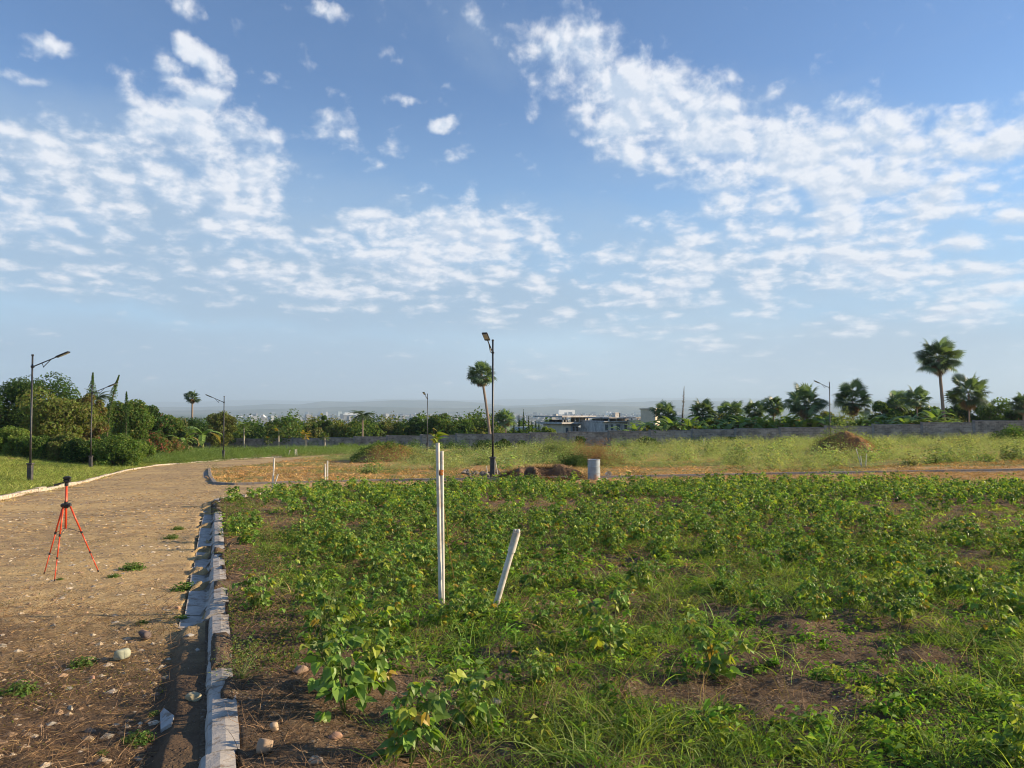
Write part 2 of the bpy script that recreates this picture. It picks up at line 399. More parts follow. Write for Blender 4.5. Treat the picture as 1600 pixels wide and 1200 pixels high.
def gz(x, y):
    """height of the ground as built, clods, ruts and buried gutter included"""
    x = np.asarray(x, float); y = np.asarray(y, float)
    z = hb(x, y) + bank(x, y)
    near = 1 - sstep(45, 120, y)
    infield = inside(x, y, FIELD)
    s, t = gut(x, y); on = (t < GL + .1) & (t > 0)
    near = near * np.where(on, .25 + .75 * sstep(.2, 1.6, np.abs(s)), 1)
    z = z + near * (.10 * fbm(x, y, 3.0, 3, 3) + np.where(infield, .13, .045 + .075 * (1 - sstep(6, 9, y))) * fbm(x, y, .55, 4, 7, .65))
    z = z + np.where(infield, .06, .05 * (1 - sstep(5.5, 8, y))) * np.maximum(0, fbm(x, y, .25, 3, 21, .6)) * 2 * near
    z = z + np.where(on & (s > .1), .085 * (1 - sstep(.35, 1.5, s)), 0)               # the crop lies a little higher than the road
    bury = sstep(-.02, .10, fbm(x, y, .45, 4, 41, .6) + .55 * (1 - sstep(6.0, 7.4, y)) + .25 * sstep(15, 20, y) - .12)
    kerbburied = np.maximum(sstep(.16, .24, fbm(x, y, .7, 3, 47) + .20 * np.exp(-((y - 5.5) / .35) ** 2) + .05), sstep(0, .05, s - .125 - .26 * fbm(x, y, .40, 4, 53, .6)))
    edge = .07 * fbm(x, y, .35, 3, 61)
    prof = np.interp(s + edge, [-.21, -.15, 0, .07, .145, .19], [0, 1, 1, 1.0, 1.0, 0])
    cover = np.where(s < .05, bury, kerbburied)
    z = np.where(on & (s > -.36) & (s < .32), z * (1 - prof) + prof * (cover * (np.maximum(z, hb(x, y) + np.where(s < .05, .055, .13)) + .05 * fbm(x, y, .2, 3, 51)) + (1 - cover) * (hb(x, y) - .16)), z)
    z = z + np.where(y > 260, 0, 0)
    return z
def gnd(px, py):
    p = gnd0(px, py, lambda x, y: gz(x, y)); return Vector((p[0], p[1], float(gz(p[0], p[1]))))
def at(px, d, dz=0.0):
    """a point of the land under column px of the photo, d metres out"""
    x = (px - 800) / F * d / math.cos(PITCH); return Vector((x, d, float(gz(x, d)) + dz))
def zpix(py, d):
    return EYE + ray(800, py).z * d

# ---------------------------------------------------------------- ground sheets
ang = np.concatenate([np.linspace(-180, -44, 40)[:-1], np.linspace(-44, 44, 330), np.linspace(44, 180, 40)[1:-1]])
rr = [0.5]
while rr[-1] < 42000: rr.append(rr[-1] * (1.008 if 2.8 < rr[-1] < 60 else 1.02))
rr = np.array(rr); A, R = np.meshgrid(np.radians(ang), rr)
GX = R * np.sin(A); GY = R * np.cos(A); GZ = gz(GX, GY)
nr, na = GX.shape
idx = np.arange(nr * na).reshape(nr, na); nx = np.roll(idx, -1, 1)
GQ = np.stack([idx[:-1], nx[:-1], nx[1:], idx[1:]], -1).reshape(-1, 4)
cenx = GX.ravel()[GQ].mean(1); ceny = GY.ravel()[GQ].mean(1)
allV = np.stack([GX, GY, GZ], -1).reshape(-1, 3)

def gravel_col(t, p, a, b, c):
    n1 = t.noise(p, 3.5, 6, .65); n2 = t.noise(p, 38, 4, .7); n3 = t.noise(p, 0.35, 4, .6)
    col = t.mix(t.ramp(n1, .35, .65), a, b)
    col = t.mix(t.ramp(n3, .4, .62), col, t.mix(.6, col, c))
    v = t.add('ShaderNodeTexVoronoi'); t.put(v.inputs['Vector'], p); v.inputs['Scale'].default_value = 32
    peb = t.math('MULTIPLY', t.ramp(v.outputs['Distance'], .42, .2), t.ramp(t.noise(p, 6, 3), .4, .6))
    rc = t.add('ShaderNodeSeparateXYZ'); t.l.new(v.outputs['Color'], rc.inputs[0])
    col = t.mix(t.math('MULTIPLY', peb, .55), col, t.mix(rc.outputs[0], (.16, .14, .12), (.48, .42, .34)))
    h = t.math('ADD', t.math('MULTIPLY', n2, .5), t.math('ADD', t.math('MULTIPLY', peb, .35), t.math('MULTIPLY', n1, .8)))
    return t.mix(t.math('MULTIPLY', t.ramp(n2, .35, .7), .35), col, t.mix(.5, col, (.5, .4, .27))), h
def road_f(t):
    p = geopos(t); col, h = gravel_col(t, p, (.23, .162, .095), (.47, .335, .165), (.56, .40, .18))
    s = t.add('ShaderNodeSeparateXYZ'); t.put(s.inputs[0], p)
    near_dark = t.ramp(t.math('ADD', s.outputs[1], t.math('MULTIPLY', t.noise(p, .9, 4), 3.5)), 9.6, 6.2)    # road colour turns dark brown towards the near end, with a ragged edge
    col = t.mix(t.math('MULTIPLY', near_dark, .88), col, (.088, .056, .037))
    return principled(t, col, .95, .12, 0, h, .9, .03)
def field_f(t):
    p = geopos(t); col, h = gravel_col(t, p, (.060, .040, .027), (.105, .070, .044), (.17, .11, .06))
    return principled(t, col, .95, .1, 0, h, 1.0, .03)
def land_f(t):
    p = geopos(t); s = t.add('ShaderNodeSeparateXYZ'); t.put(s.inputs[0], p)
    n = t.noise(p, .12, 5, .6); n2 = t.noise(p, 4, 5, .65)
    dry = t.mix(t.ramp(n2, .3, .7), (.30, .17, .075), (.50, .33, .15))
    grn = t.mix(t.ramp(n2, .3, .7), (.10, .13, .035), (.22, .23, .07))
    col = t.mix(t.ramp(n, .42, .58), dry, grn)
    far = t.noise(p, .004, 8, .6); patch = t.mix(t.ramp(far, .4, .6), (.03, .055, .02), (.10, .13, .06))
    col = t.mix(t.ramp(s.outputs[1], 105, 130), col, patch)
    return principled(t, col, .95, .1, 0, n2, .8, .05)
g = Geo(); g.add(allV, GQ); ground = tag(g.build('ground', mat('dry_grassland', land_f), smooth=True), kind='structure')
def sheet(name, m, poly, lift):
    sel = GQ[inside(cenx, ceny, poly) & (ceny < 130)]; used, inv = np.unique(sel, return_inverse=True)
    g = Geo(); g.add(allV[used] + (0, 0, lift), inv.reshape(-1, 4)); return tag(g.build(name, m, smooth=True), kind='structure')
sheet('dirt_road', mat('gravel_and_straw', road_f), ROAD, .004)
sheet('crop_field', mat('dark_soil', field_f), FIELD, .008)

# kerbs: the old gutter beside the crop, the white one on the left, the far one round the next plot
def conc_f(base):
    def f(t):
        p = geopos(t); n = t.noise(p, 5, 6, .65); n2 = t.noise(p, 60, 4, .6)
        col = t.mix(t.ramp(n, .3, .7), tuple(x * .72 for x in base), base)
        col = t.mix(t.math('MULTIPLY', t.ramp(t.noise(p, 9, 6, .75), .50, .62), .8), col, (.20, .145, .10))
        return principled(t, col, .85, .2, 0, t.math('ADD', n, t.math('MULTIPLY', n2, .4)), .5, .012)
    return f
def sweep(line, prof, step, joint=None, seed=0, wob=.0, zf=hb, gap=.012):
    """profile (offset right of the line, height) carried along the line in cast pieces with narrow open joints"""
    g = Geo(); rg = np.random.default_rng(seed)
    L = np.vstack(line); sl = np.concatenate([[0], np.cumsum(np.hypot(*(L[1:] - L[:-1]).T))]); tot = sl[-1]
    cuts = [0]
    while cuts[-1] < tot: cuts.append(min(tot, cuts[-1] + (joint or tot) * (1 + .25 * rg.normal() * (joint is not None))) if joint else tot)
    for a, b in zip(cuts[:-1], cuts[1:]):
        if b - a < .1: continue
        m = max(2, int((b - a) / step) + 1); ss = np.linspace(a + gap, b - gap, m); dz = wob * rg.normal(); dx = wob * rg.normal()
        x = np.interp(ss, sl, L[:, 0]); y = np.interp(ss, sl, L[:, 1])
        tx = np.interp(ss + .15, sl, L[:, 0]) - np.interp(ss - .15, sl, L[:, 0]); ty = np.interp(ss + .15, sl, L[:, 1]) - np.interp(ss - .15, sl, L[:, 1]); l = np.hypot(tx, ty) + 1e-9
        nxv, nyv = ty / l, -tx / l; k = len(prof); V = []
        for o, h in prof:
            j = wob * .12 * rg.normal(size=m)
            V.append(np.stack([x + nxv * (o + dx + j), y + nyv * (o + dx + j), zf(x, y) + h + dz + wob * .08 * rg.normal(size=m)], 1))
        V = np.stack(V, 1).reshape(-1, 3); Q = [(i * k + j, i * k + (j + 1) % k, (i + 1) * k + (j + 1) % k, (i + 1) * k + j) for i in range(m - 1) for j in range(k)]
        T = [(e, e + j + (0 if e == 0 else 1), e + j + (1 if e == 0 else 0)) for e in (0, (m - 1) * k) for j in range(1, k - 1)]
        T = [(a_, b_, c_) for a_, b_, c_ in T]
        g.add(V, Q, T)
    return g
GP = [(-.19, -.2), (-.19, .010), (-.11, .004), (-.02, -.010), (.006, .0), (.020, .05), (.036, .088), (.055, .100), (.12, .108), (.185, .10), (.20, -.2)]
tag(sweep([GU], GP, .10, .95, 4, .009, gap=.012).build('gutter_kerb', mat('grey_concrete', conc_f((.50, .46, .405)))), kind='structure')
KP = [(-.09, -.2), (-.09, .075), (-.07, .095), (.07, .095), (.09, .07), (.09, -.2)]
tag(sweep([KL], KP, .6, 2.2, 5, .02).build('white_kerb', mat('pale_concrete', conc_f((.58, .50, .40)))), kind='structure')
KP2 = [(-.12, -.2), (-.12, .07), (-.10, .09), (.04, .09), (.07, .01), (.30, .002), (.30, -.2)]
tag(sweep([FK], KP2, .6, 3, 6, .002).build('far_kerb', mat('dark_concrete', conc_f((.30, .27, .235)))), kind='structure')
EP = [(-.08, -.2), (-.08, .07), (-.06, .09), (.06, .09), (.08, .07), (.08, -.2)]
tag(sweep([CE[:2]], EP, .4, 2, 8, .01).build('crop_kerb', mat('worn_concrete', conc_f((.60, .50, .40)))), kind='structure')

# ---------------------------------------------------------------- trees and shrubs
GREENS = dict(dark=(.052, .105, .028), mid=(.095, .165, .038), light=(.165, .235, .05), olive=(.17, .19, .06), bright=(.10, .18, .035), rust=(.16, .10, .05), dry=(.27, .18, .09), pale=(.20, .23, .09))
def crown_geo(h, wd, rng, col, n, leaf, low=.25, lobes=26, alt=None, ragged=.35, bush=False):
    """leaves on the shells of many overlapping clumps inside an uneven crown; h = full height of the plant, wd = crown width"""
    g = Geo(); ch = h * (1 - low)
    lob = []
    while len(lob) < lobes:
        p = rng.uniform(-1, 1, 3)
        if np.linalg.norm(p) > 1: continue
        rr_ = rng.uniform(.20, .38)
        p = p * (1 - rr_ * .55)
        zl = h * (.06 + .72 * abs(p[2])) if bush else h * low + ch / 2 + p[2] * ch / 2 * .9
        lob.append((p[0] * wd / 2, p[1] * wd / 2, zl, rr_ * wd / 2 * (1 + ragged * rng.normal() * .4), rng.normal()))
    lob = np.array(lob); wts = np.abs(lob[:, 3]) ** 2 + .01; k = rng.choice(len(lob), n, p=wts / wts.sum())
    d = rng.normal(size=(n, 3)); d /= np.linalg.norm(d, axis=1, keepdims=True)
    r = np.abs(lob[k, 3]) * rng.uniform(.55, 1.12, n) ** .7
    P = lob[k, :3] + d * r[:, None] * (1, 1, .82)
    P[:, 2] = np.maximum(P[:, 2], .03 * h)
    N = d + rng.normal(size=(n, 3)) * .55 + (0, 0, .35)
    c = np.array(GREENS[col]) * (1 + .16 * lob[k, 4])[:, None]
    if alt is not None:
        m = rng.random(n) < alt[1]; c[m] = GREENS[alt[0]] if alt[0] in GREENS else alt[0]
    V, T, cc = leafcards(P, N, leaf * rng.uniform(.7, 1.4, n), rng, .6, np.clip(c, .005, 1), .16)
    g.add(V, T=T, col=cc); return g, lob
def trunk_geo(h, r, lob, rng, low, col=(.17, .13, .095), limbs=7):
    g = Geo(); top = h * (low + (1 - low) * .55); bend = rng.normal(size=2) * h * .03
    path = [(bend[0] * math.sin(t * 3), bend[1] * t, t * top) for t in np.linspace(0, 1, 6)]; path[0] = (0, 0, -.3)
    V, Q, T = tube(path, [r * (1.25 - .8 * t) for t in np.linspace(0, 1, 6)], 8); g.add(V, Q, T, col)
    for i in rng.choice(len(lob), min(limbs, len(lob)), replace=False):
        z0 = top * rng.uniform(.35, .9); a = Vector((bend[0] * math.sin(z0 / top * 3), bend[1] * z0 / top, z0)); b = Vector(lob[i, :3])
        m = a.lerp(b, .5) + Vector((0, 0, .06 * h)) * rng.uniform(-.5, 1)
        V, Q, T = tube([a, m, b], [r * .5, r * .3, r * .1], 6); g.add(V, Q, T, col)
    return g
def tree(name, label, cat, px, top, wpx, d, col='mid', leaf=.24, n=7000, low=.25, group=None, alt=None, lobes=26, seed=None, zoff=0.0, shrub=False, ragged=.35, trunk_r=None):
    rng = np.random.default_rng(seed if seed is not None else int(px * 7 + top))
    p = at(px, d, zoff); h = zpix(top, d) - p.z; wd = wpx / F * d
    r = thing(name, label, cat, p, rng.uniform(0, 6), group)
    low = .02 if shrub else low
    g, lob = crown_geo(h, wd, rng, col, n, leaf, low, lobes, alt, ragged, shrub); g.build('foliage' if shrub else 'crown', LEAF, r)
    if shrub: stem_geo(h, wd, rng, lob).build('stem', BARK, r)
    else: trunk_geo(h, trunk_r or (.06 + .022 * h), lob, rng, low).build('trunk', BARK, r)
    return r
def stem_geo(h, wd, rng, lob):
    g = Geo()
    for i in rng.choice(len(lob), min(9, len(lob)), replace=False):
        V, Q, T = tube([(rng.normal() * .05 * wd, rng.normal() * .05 * wd, -.1), tuple(lob[i, :3] * (.5, .5, .55)), tuple(lob[i, :3])], [.012 * h + .01, .009 * h + .006, .005], 5); g.add(V, Q, T, (.14, .10, .07))
    return g

def fan_frond(rng, L, R, droop, col):
    """one palmate leaf: petiole and a folded fan of pointed blades; runs along +X from the origin"""
    g = Geo(); V, Q, T = tube([(0, 0, 0), (L * .5, 0, -droop * L * .1), (L, 0, -droop * L * .35)], [.03, .022, .016], 4, False); g.add(V, Q, T, np.array(col) * 1.5)
    m = 17; c = np.array([L, 0, -droop * L * .35]); V = [c]; T = []
    for i in range(m):
        a = (i / (m - 1) - .5) * 2 * rad(128); rl = R * (1 - .22 * abs(a) / 2.4) * rng.uniform(.85, 1.1); w = .066 * R
        dx, dy = math.cos(a), math.sin(a); sag = (droop * .38 + .12) * rl
        z = c[2] + (.05 * R if i % 2 else -.02 * R)
        mid = c + np.array([dx, dy, 0]) * rl * .55 - (0, 0, sag * .3); tip = c + np.array([dx, dy, 0]) * rl * (.93) - np.array([0, 0, sag])
        n_ = np.array([-dy, dx, 0]) * w; k = len(V)
        V += [mid - n_ + (0, 0, .03 * R), mid + n_ + (0, 0, .03 * R), tip]; T += [(0, k, k + 1), (k, k + 2, k + 1)]
    g.add(V, T=T, col=np.array(col)); return g.arrays()
def place_arr(arr, M, g, cm=1.0):
    V, Q, T, Cc = arr; W = V @ np.array(M.to_3x3()).T + np.array(M.translation); g.add(W, Q, T, np.clip(Cc * cm, 0, 1))
def fan_palm(label, px, top, wpx, d, base_px=None, group='fan palms beyond the block wall', fronds=44, bare=None, col=(.09, .145, .078), seed=None, skirt=True, name='fan_palm', crown_h=None, zoff=0):
    """wpx, crown_h: crown width and height in pixels; bare trunk shows below the crown"""
    rng = np.random.default_rng(seed or int(px * 3 + top)); col = np.array(col) * rng.uniform(.75, 1.3); drp = rng.uniform(.6, .95); base = at(base_px if base_px is not None else px, d, zoff)
    topz = zpix(top, d) - base.z; wd = wpx / F * d; chh = (crown_h or wpx) / F * d
    dx = (px - (base_px if base_px is not None else px)) / F * d
    r = thing(name, label, 'palm tree', base, 0, group)
    cz = topz - chh * .52; R = wd / 2
    tr = Geo(); path = [(dx * t ** 1.3, 0, -.3 if t == 0 else cz * t) for t in np.linspace(0, 1, 9)]; rb = max(.12, .0155 * topz)
    V, Q, T = tube(path, [rb * (1.5 - .6 * t if t < .2 else 1.1 - .3 * t) for t in np.linspace(0, 1, 9)], 10); tr.add(V, Q, T, (.27, .21, .165)); tr.build('trunk', BARK, r)
    cg = Geo()
    for i in range(fronds):
        el = math.asin(np.clip(1 - 1.62 * (i + .5) / fronds + .06 * rng.normal(), -.62, .98)); az_ = i * 2.39996 + rng.normal() * .2
        k = .5 + .1 * rng.normal() + .10 * math.sin(i * 1.3)
        arr = fan_frond(rng, R * (k + .05), R * .52, (.35 + .45 * (1 - math.sin(el)) * .6) * drp, np.array(col) * rng.uniform(.6, 1.6))
        M = Matrix.Translation((dx, 0, cz)) @ Matrix.Rotation(az_, 4, 'Z') @ Matrix.Rotation(-el, 4, 'Y') @ Matrix.Rotation(rng.normal() * .5, 4, 'X') @ Matrix.Diagonal((1, 1, chh / wd if abs(math.sin(el)) > .5 else 1, 1))
        place_arr(arr, M, cg)
    cg.build('crown', LEAFG, r)
    if skirt:
        sk = Geo()
        for i in range(14):
            arr = fan_frond(rng, R * .28, R * .42, .9, (.25, .16, .09)); az_ = i * 2.4
            M = Matrix.Translation((dx, 0, cz - R * .2)) @ Matrix.Rotation(az_, 4, 'Z') @ Matrix.Rotation(rad(62 + 8 * rng.normal()), 4, 'Y') @ Matrix.Rotation(rng.normal() * .6, 4, 'X'); place_arr(arr, M, sk)
        sk.build('dead_fronds', STRAW, r)
    return r
def feather_frond(rng, L, col, droop=.5, wid=.28):
    g = Geo(); n = 26; t = np.linspace(0, 1, n); x = L * t * (1 - .18 * t * droop); z = L * (.42 * t - (.55 + droop * .6) * t ** 2)
    V, Q, T = tube([(x[i], 0, z[i]) for i in range(0, n, 5)], [.03, .025, .02, .015, .01, .006], 4, False); g.add(V, Q, T, np.array(col) * 1.4)
    for s in (-1, 1):
        P = np.stack([x, np.zeros(n), z], 1)[2:]; ll = L * wid * np.sin(np.pi * np.clip(t[2:] * .92 + .06, 0, 1)) ** .7
        D = np.stack([.45 + 0 * ll, s * np.ones(n - 2), -.25 - .3 * t[2:]], 1); D /= np.linalg.norm(D, axis=1, keepdims=True)
        V, Q, c = blades(P, D, ll, L * .035, .5, 2, rng, col, .12); g.add(V, Q, col=c)
    return g.arrays()
def coconut_palm(label, px, top, wpx, d, group=None, seed=None, col=(.05, .085, .028), fronds=15, lean=0.0):
    rng = np.random.default_rng(seed or int(px)); base = at(px, d); h = zpix(top, d) - base.z; L = wpx / F * d * .56
    r = thing('coconut_palm', label, 'palm tree', base, 0, group); cz = max(h - L * .42, h * .4)
    tr = Geo(); V, Q, T = tube([(lean * t, 0, -.3 if t == 0 else cz * t) for t in np.linspace(0, 1, 7)], [.17 - .07 * t for t in np.linspace(0, 1, 7)], 8); tr.add(V, Q, T, (.25, .2, .16)); tr.build('trunk', BARK, r)
    cg = Geo()
    for i in range(fronds):
        M = Matrix.Translation((lean, 0, cz)) @ Matrix.Rotation(i * 2.4, 4, 'Z') @ Matrix.Rotation(-rad(rng.uniform(-15, 62)), 4, 'Y'); place_arr(feather_frond(rng, L * rng.uniform(.85, 1.1), np.array(col) * rng.uniform(.8, 1.3), rng.uniform(.3, .9)), M, cg)
    cg.build('crown', LEAFG, r); return r
def paddle(rng, L, Wd, col, el, droop):
    """banana leaf: a long folded blade that arches over, with slits torn in its edge"""
    n = 9; t = np.linspace(0, 1, n); a = el; x = [0]; z = [0]
    for i in range(1, n): a -= droop / n * (1 + t[i]); x.append(x[-1] + math.cos(a) * L / (n - 1)); z.append(z[-1] + math.sin(a) * L / (n - 1))
    g = Geo(); V = []; Q = []; c = []
    for i in range(n - 1):
        for s in (-1, 1):
            w0 = Wd * .5 * min(1, t[i] * 6 + .05) * (1 - max(0, t[i] - .75) * 3.2); w1 = Wd * .5 * min(1, t[i + 1] * 6) * max(.05, 1 - max(0, t[i + 1] - .75) * 3.6)
            sh = L * .03 * rng.uniform(0, 1); dz0 = -.22 * w0; k = len(V)
            V += [(x[i], 0, z[i]), (x[i + 1], 0, z[i + 1]), (x[i + 1] - sh, s * w1, z[i + 1] - .30 * w1 - .1 * w1 * rng.random()), (x[i] + .01, s * w0, z[i] + dz0)]; Q.append((k, k + 1, k + 2, k + 3)); c += [np.array(col) * rng.uniform(.85, 1.15)] * 4
    g.add(V, Q, col=np.array(c)); return g.arrays()
def banana_mesh(seed):
    rng = np.random.default_rng(seed); lf = Geo()
    for i in range(9):
        el = rad(rng.uniform(48, 84)) if i < 6 else rad(rng.uniform(10, 40)); col = np.array((.17, .27, .06)) * rng.uniform(.7, 1.3) if i < 7 else np.array((.25, .2, .08))
        M = Matrix.Translation((0, 0, 1.25 + .12 * i * .5)) @ Matrix.Rotation(i * 2.4 + rng.normal() * .3, 4, 'Z'); place_arr(paddle(rng, rng.uniform(1.6, 2.3), rng.uniform(.42, .58), col, el, rng.uniform(.9, 1.9)), M, lf)
    st = Geo(); V, Q, T = tube([(0, 0, -.2), (.02, 0, .8), (0, .02, 1.6)], [.14, .11, .06], 8); st.add(V, Q, T, (.16, .17, .07))
    return lf.mesh('foliage', LEAFG), st.mesh('stem', BARK)
BAN = [banana_mesh(s) for s in (1, 2, 3, 4)]
def banana(p, sc, k, rz, label, group):
    r = thing('banana_plant', label, 'banana plant', p, rz, group); r.scale = (sc,) * 3
    for me, nm in zip(BAN[k % 4], ('foliage', 'stem')):
        o = bpy.data.objects.new(nm, me); C.objects.link(o); o.parent = r
    return r
def papaya(label, px, top, wpx, d, group, col=(.09, .14, .035), yellow=0.0, zoff=0):
    rng = np.random.default_rng(int(px)); base = at(px, d, zoff); h = zpix(top, d) - base.z; R = wpx / F * d / 2
    r = thing('papaya_tree', label, 'papaya tree', base, 0, group); tr = Geo(); V, Q, T = tube([(0, 0, -.2), (.03, 0, h * .4), (0, .02, h * .82)], [.14, .11, .07], 8); tr.add(V, Q, T, (.34, .31, .25)); tr.build('trunk', BARK, r)
    cg = Geo()
    for i in range(24):
        el = rad(rng.uniform(-35, 70)); cc = np.array((.36, .27, .04)) if rng.random() < yellow else np.array(col) * rng.uniform(.7, 1.3)
        arr = fan_frond(rng, R * .62, R * .36, .8, cc); M = Matrix.Translation((0, 0, h * rng.uniform(.70, .84))) @ Matrix.Rotation(i * 2.4, 4, 'Z') @ Matrix.Rotation(-el, 4, 'Y'); place_arr(arr, M, cg)
    cg.build('crown', LEAF, r); return r
def column_tree(name, label, px, top, wpx, d, col='mid', lean=0.0, n=1500, leaf=.16, group=None, cat='tree', bare=0.0, curve=1.6, zoff=0):
    rng = np.random.default_rng(int(px * 5)); base = at(px, d, zoff); h = zpix(top, d) - base.z; R = wpx / F * d / 2; dx = lean / F * d
    r = thing(name, label, cat, base, 0, group); t = rng.uniform(.05 + bare, 1, n); a = rng.uniform(0, 6.28, n)
    prof = R * np.minimum(1, 3.2 * (1 - t)) ** .7 * (.55 + .5 * np.sin(t * 9 + 1) ** 2) * rng.uniform(.2, 1.1, n)
    P = np.stack([dx * t ** curve + np.cos(a) * prof, np.sin(a) * prof, t * h], 1); N = np.stack([np.cos(a), np.sin(a), .6 + 0 * a], 1) + rng.normal(size=(n, 3)) * .4
    g = Geo(); V, T, c = leafcards(P, N, leaf * rng.uniform(.6, 1.4, n), rng, .5, GREENS[col], .25); g.add(V, T=T, col=c); g.build('crown', LEAF, r)
    tr = Geo(); V, Q, T = tube([(dx * s ** curve, 0, -.2 if s == 0 else s * h * .97) for s in np.linspace(0, 1, 7)], [max(.02, (.05 + .012 * h) * (1 - .85 * s)) for s in np.linspace(0, 1, 7)], 7); tr.add(V, Q, T, (.15, .12, .09)); tr.build('trunk', BARK, r)
    return r

# left: a belt of mixed trees above a clipped hedge
LB = 'trees behind the hedge on the left'
for a in [
 ('broadleaf_tree', 'dark green tree at the left end of the belt, cut by the edge', 6, 592, 130, 82, 'dark', None),
 ('broadleaf_tree', 'dark tree with the highest rounded top, rising right behind the first street lamp', 62, 574, 120, 84, 'dark', ('mid', .3)),
 ('broadleaf_tree', 'wide olive green tree with sunlit leaves, between the two nearest street lamps on the left', 98, 592, 110, 72, 'olive', ('light', .3)),
 ('broadleaf_tree', 'sparse twiggy tree with reddish leaves beside the column tree on the left', 138, 606, 60, 74, 'olive', ('rust', .25)),
 ('broadleaf_tree', 'rounded mid green tree just right of the two columnar trees', 200, 614, 70, 84, 'mid', ('olive', .2)),
 ('broadleaf_tree', 'low dark green tree where the left tree belt slopes down', 238, 630, 62, 88, 'dark', ('rust', .1)),
 ('broadleaf_tree', 'small green tree above the red flowering shrubs', 268, 645, 46, 98, 'mid', ('olive', .3)),
 ('broadleaf_tree', 'broad dark tree under the small distant fan palm on the left', 305, 650, 74, 128, 'dark', None),
 ('broadleaf_tree', 'olive green tree behind the third street lamp', 345, 634, 50, 118, 'olive', ('light', .2)),
]: tree(a[0], a[1], 'tree', a[2], a[3], a[4], a[5], a[6], .26, 10000, .06, LB, a[7], 40, ragged=.6)
for i, (px, top, w_, d, c, lb) in enumerate([
 (-14, 655, 60, 62, 'mid', 'leafy hedge shrub at the left edge of the photo, dark at its foot'), (22, 650, 56, 61, 'light', 'sunlit yellowish green hedge shrub left of the first street lamp'), (60, 662, 52, 60, 'mid', 'hedge shrub directly behind the first street lamp pole'),
 (95, 656, 54, 60, 'olive', 'olive toned hedge shrub between the first and second street lamps'), (130, 664, 48, 59, 'dark', 'dark leafy hedge shrub just left of the second street lamp'), (160, 668, 44, 61, 'mid', 'green shrub just right of the second street lamp pole')]):
    tree('hedge_shrub', lb, 'shrub', px, top - 2, w_ * 1.25, d, c, .17, 9000, 0, 'shrubs of the hedge on the left', ('light', .2), 22, shrub=True)
tree('round_bush', 'big rounded green bush at the roadside where the hedge ends', 'bush', 190, 655, 78, 58, 'mid', .15, 11000, shrub=True, alt=('light', .35), lobes=30, zoff=-.35)
tree('round_bush', 'lighter green bush leaning out from the right of the big roadside bush', 'bush', 220, 664, 50, 64, 'light', .15, 6000, shrub=True, alt=('mid', .4), zoff=-.3)
tree('flowering_shrub', 'shrub dotted with pale and red blooms, nearest to the roadside bushes', 'shrub', 244, 664, 48, 78, 'mid', .17, 4500, shrub=True, alt=((.42, .12, .10), .22), group='flowering shrubs')
tree('flowering_shrub', 'smaller shrub with red flowers, beside the banana clump on the left', 'shrub', 270, 670, 40, 82, 'olive', .17, 3500, shrub=True, alt=((.45, .16, .14), .2), group='flowering shrubs')
tree('flowering_shrub', 'low shrub with white and pink blooms close to the left end of the wall', 'shrub', 288, 680, 30, 86, 'mid', .17, 2500, shrub=True, alt=((.6, .45, .4), .14), group='flowering shrubs')
column_tree('column_tree', 'ragged upright column shaped tree behind the second street lamp', 141, 582, 18, 76, 'mid', 4, 1900, group='column shaped trees on the left')
column_tree('column_tree', 'slender column shaped tree whose tip bends over to the right', 168, 586, 14, 78, 'mid', 18, 1700, curve=2.6, group='column shaped trees on the left')
column_tree('column_tree', 'shortest and darkest of the three column shaped trees', 198, 612, 13, 80, 'dark', 0, 1300, group='column shaped trees on the left')
coconut_palm('palm with long arching feathery fronds between the two columnar trees', 154, 612, 42, 80)
fan_palm('small far fan palm with a round crown on a thin bare trunk', 301, 606, 25, 132, 301, crown_h=27, fronds=30)

# middle: the belt beyond the block wall
MB_ = 'trees beyond the middle of the wall'
for px, top, w_, d, c, al, lb in [
 (402, 655, 34, 130, 'dark', None, 'low dark green tree right of the third street lamp, behind the papayas'),
 (441, 648, 50, 126, 'mid', ('dark', .4), 'round topped green tree standing taller than its neighbours behind the papaya trees'),
 (474, 662, 34, 130, 'olive', None, 'small olive tree in the gap between two round green trees'),
 (503, 646, 36, 128, 'dark', ('mid', .3), 'dark upright tree in front of the white city towers'),
 (535, 655, 52, 124, 'olive', ('light', .2), 'broad olive green tree left of the small coconut palm'),
 (600, 652, 34, 126, 'olive', ('pale', .2), 'thin leaved greyish tree right of the small coconut palm'),
 (622, 657, 40, 130, 'mid', None, 'mid green tree behind the vine covered mound'),
 (655, 650, 42, 126, 'dark', None, 'dark green tree just left of the fourth, distant street lamp'),
 (690, 646, 50, 124, 'mid', ('olive', .2), 'wide green tree just right of the fourth, distant street lamp'),
 (718, 652, 44, 128, 'mid', ('dark', .3), 'green tree with an even top, left of the tall leaning palm'),
 (745, 658, 40, 122, 'olive', ('light', .2), 'low olive tree around the foot of the tall leaning palm'),
 (856, 665, 30, 118, 'light', ('bright', .3), 'low yellowish green tree at the left corner of the unfinished house'),
]: tree('broadleaf_tree', lb, 'tree', px, top, w_, d, c, .30, 4200, .12, MB_, al, 20)
coconut_palm('small dark coconut palm among the middle trees, with drooping fronds', 567, 641, 38, 118)
fan_palm('tall leaning fan palm with a long bare trunk, left of the central street lamp', 752, 555, 48, 116, 767, crown_h=56, fronds=46, group='tall fan palms')
fan_palm('short thick fan palm with a bushy crown, right of the central street lamp', 790, 631, 36, 118, 790, crown_h=44, fronds=46)
PG = 'papaya trees along the wall'
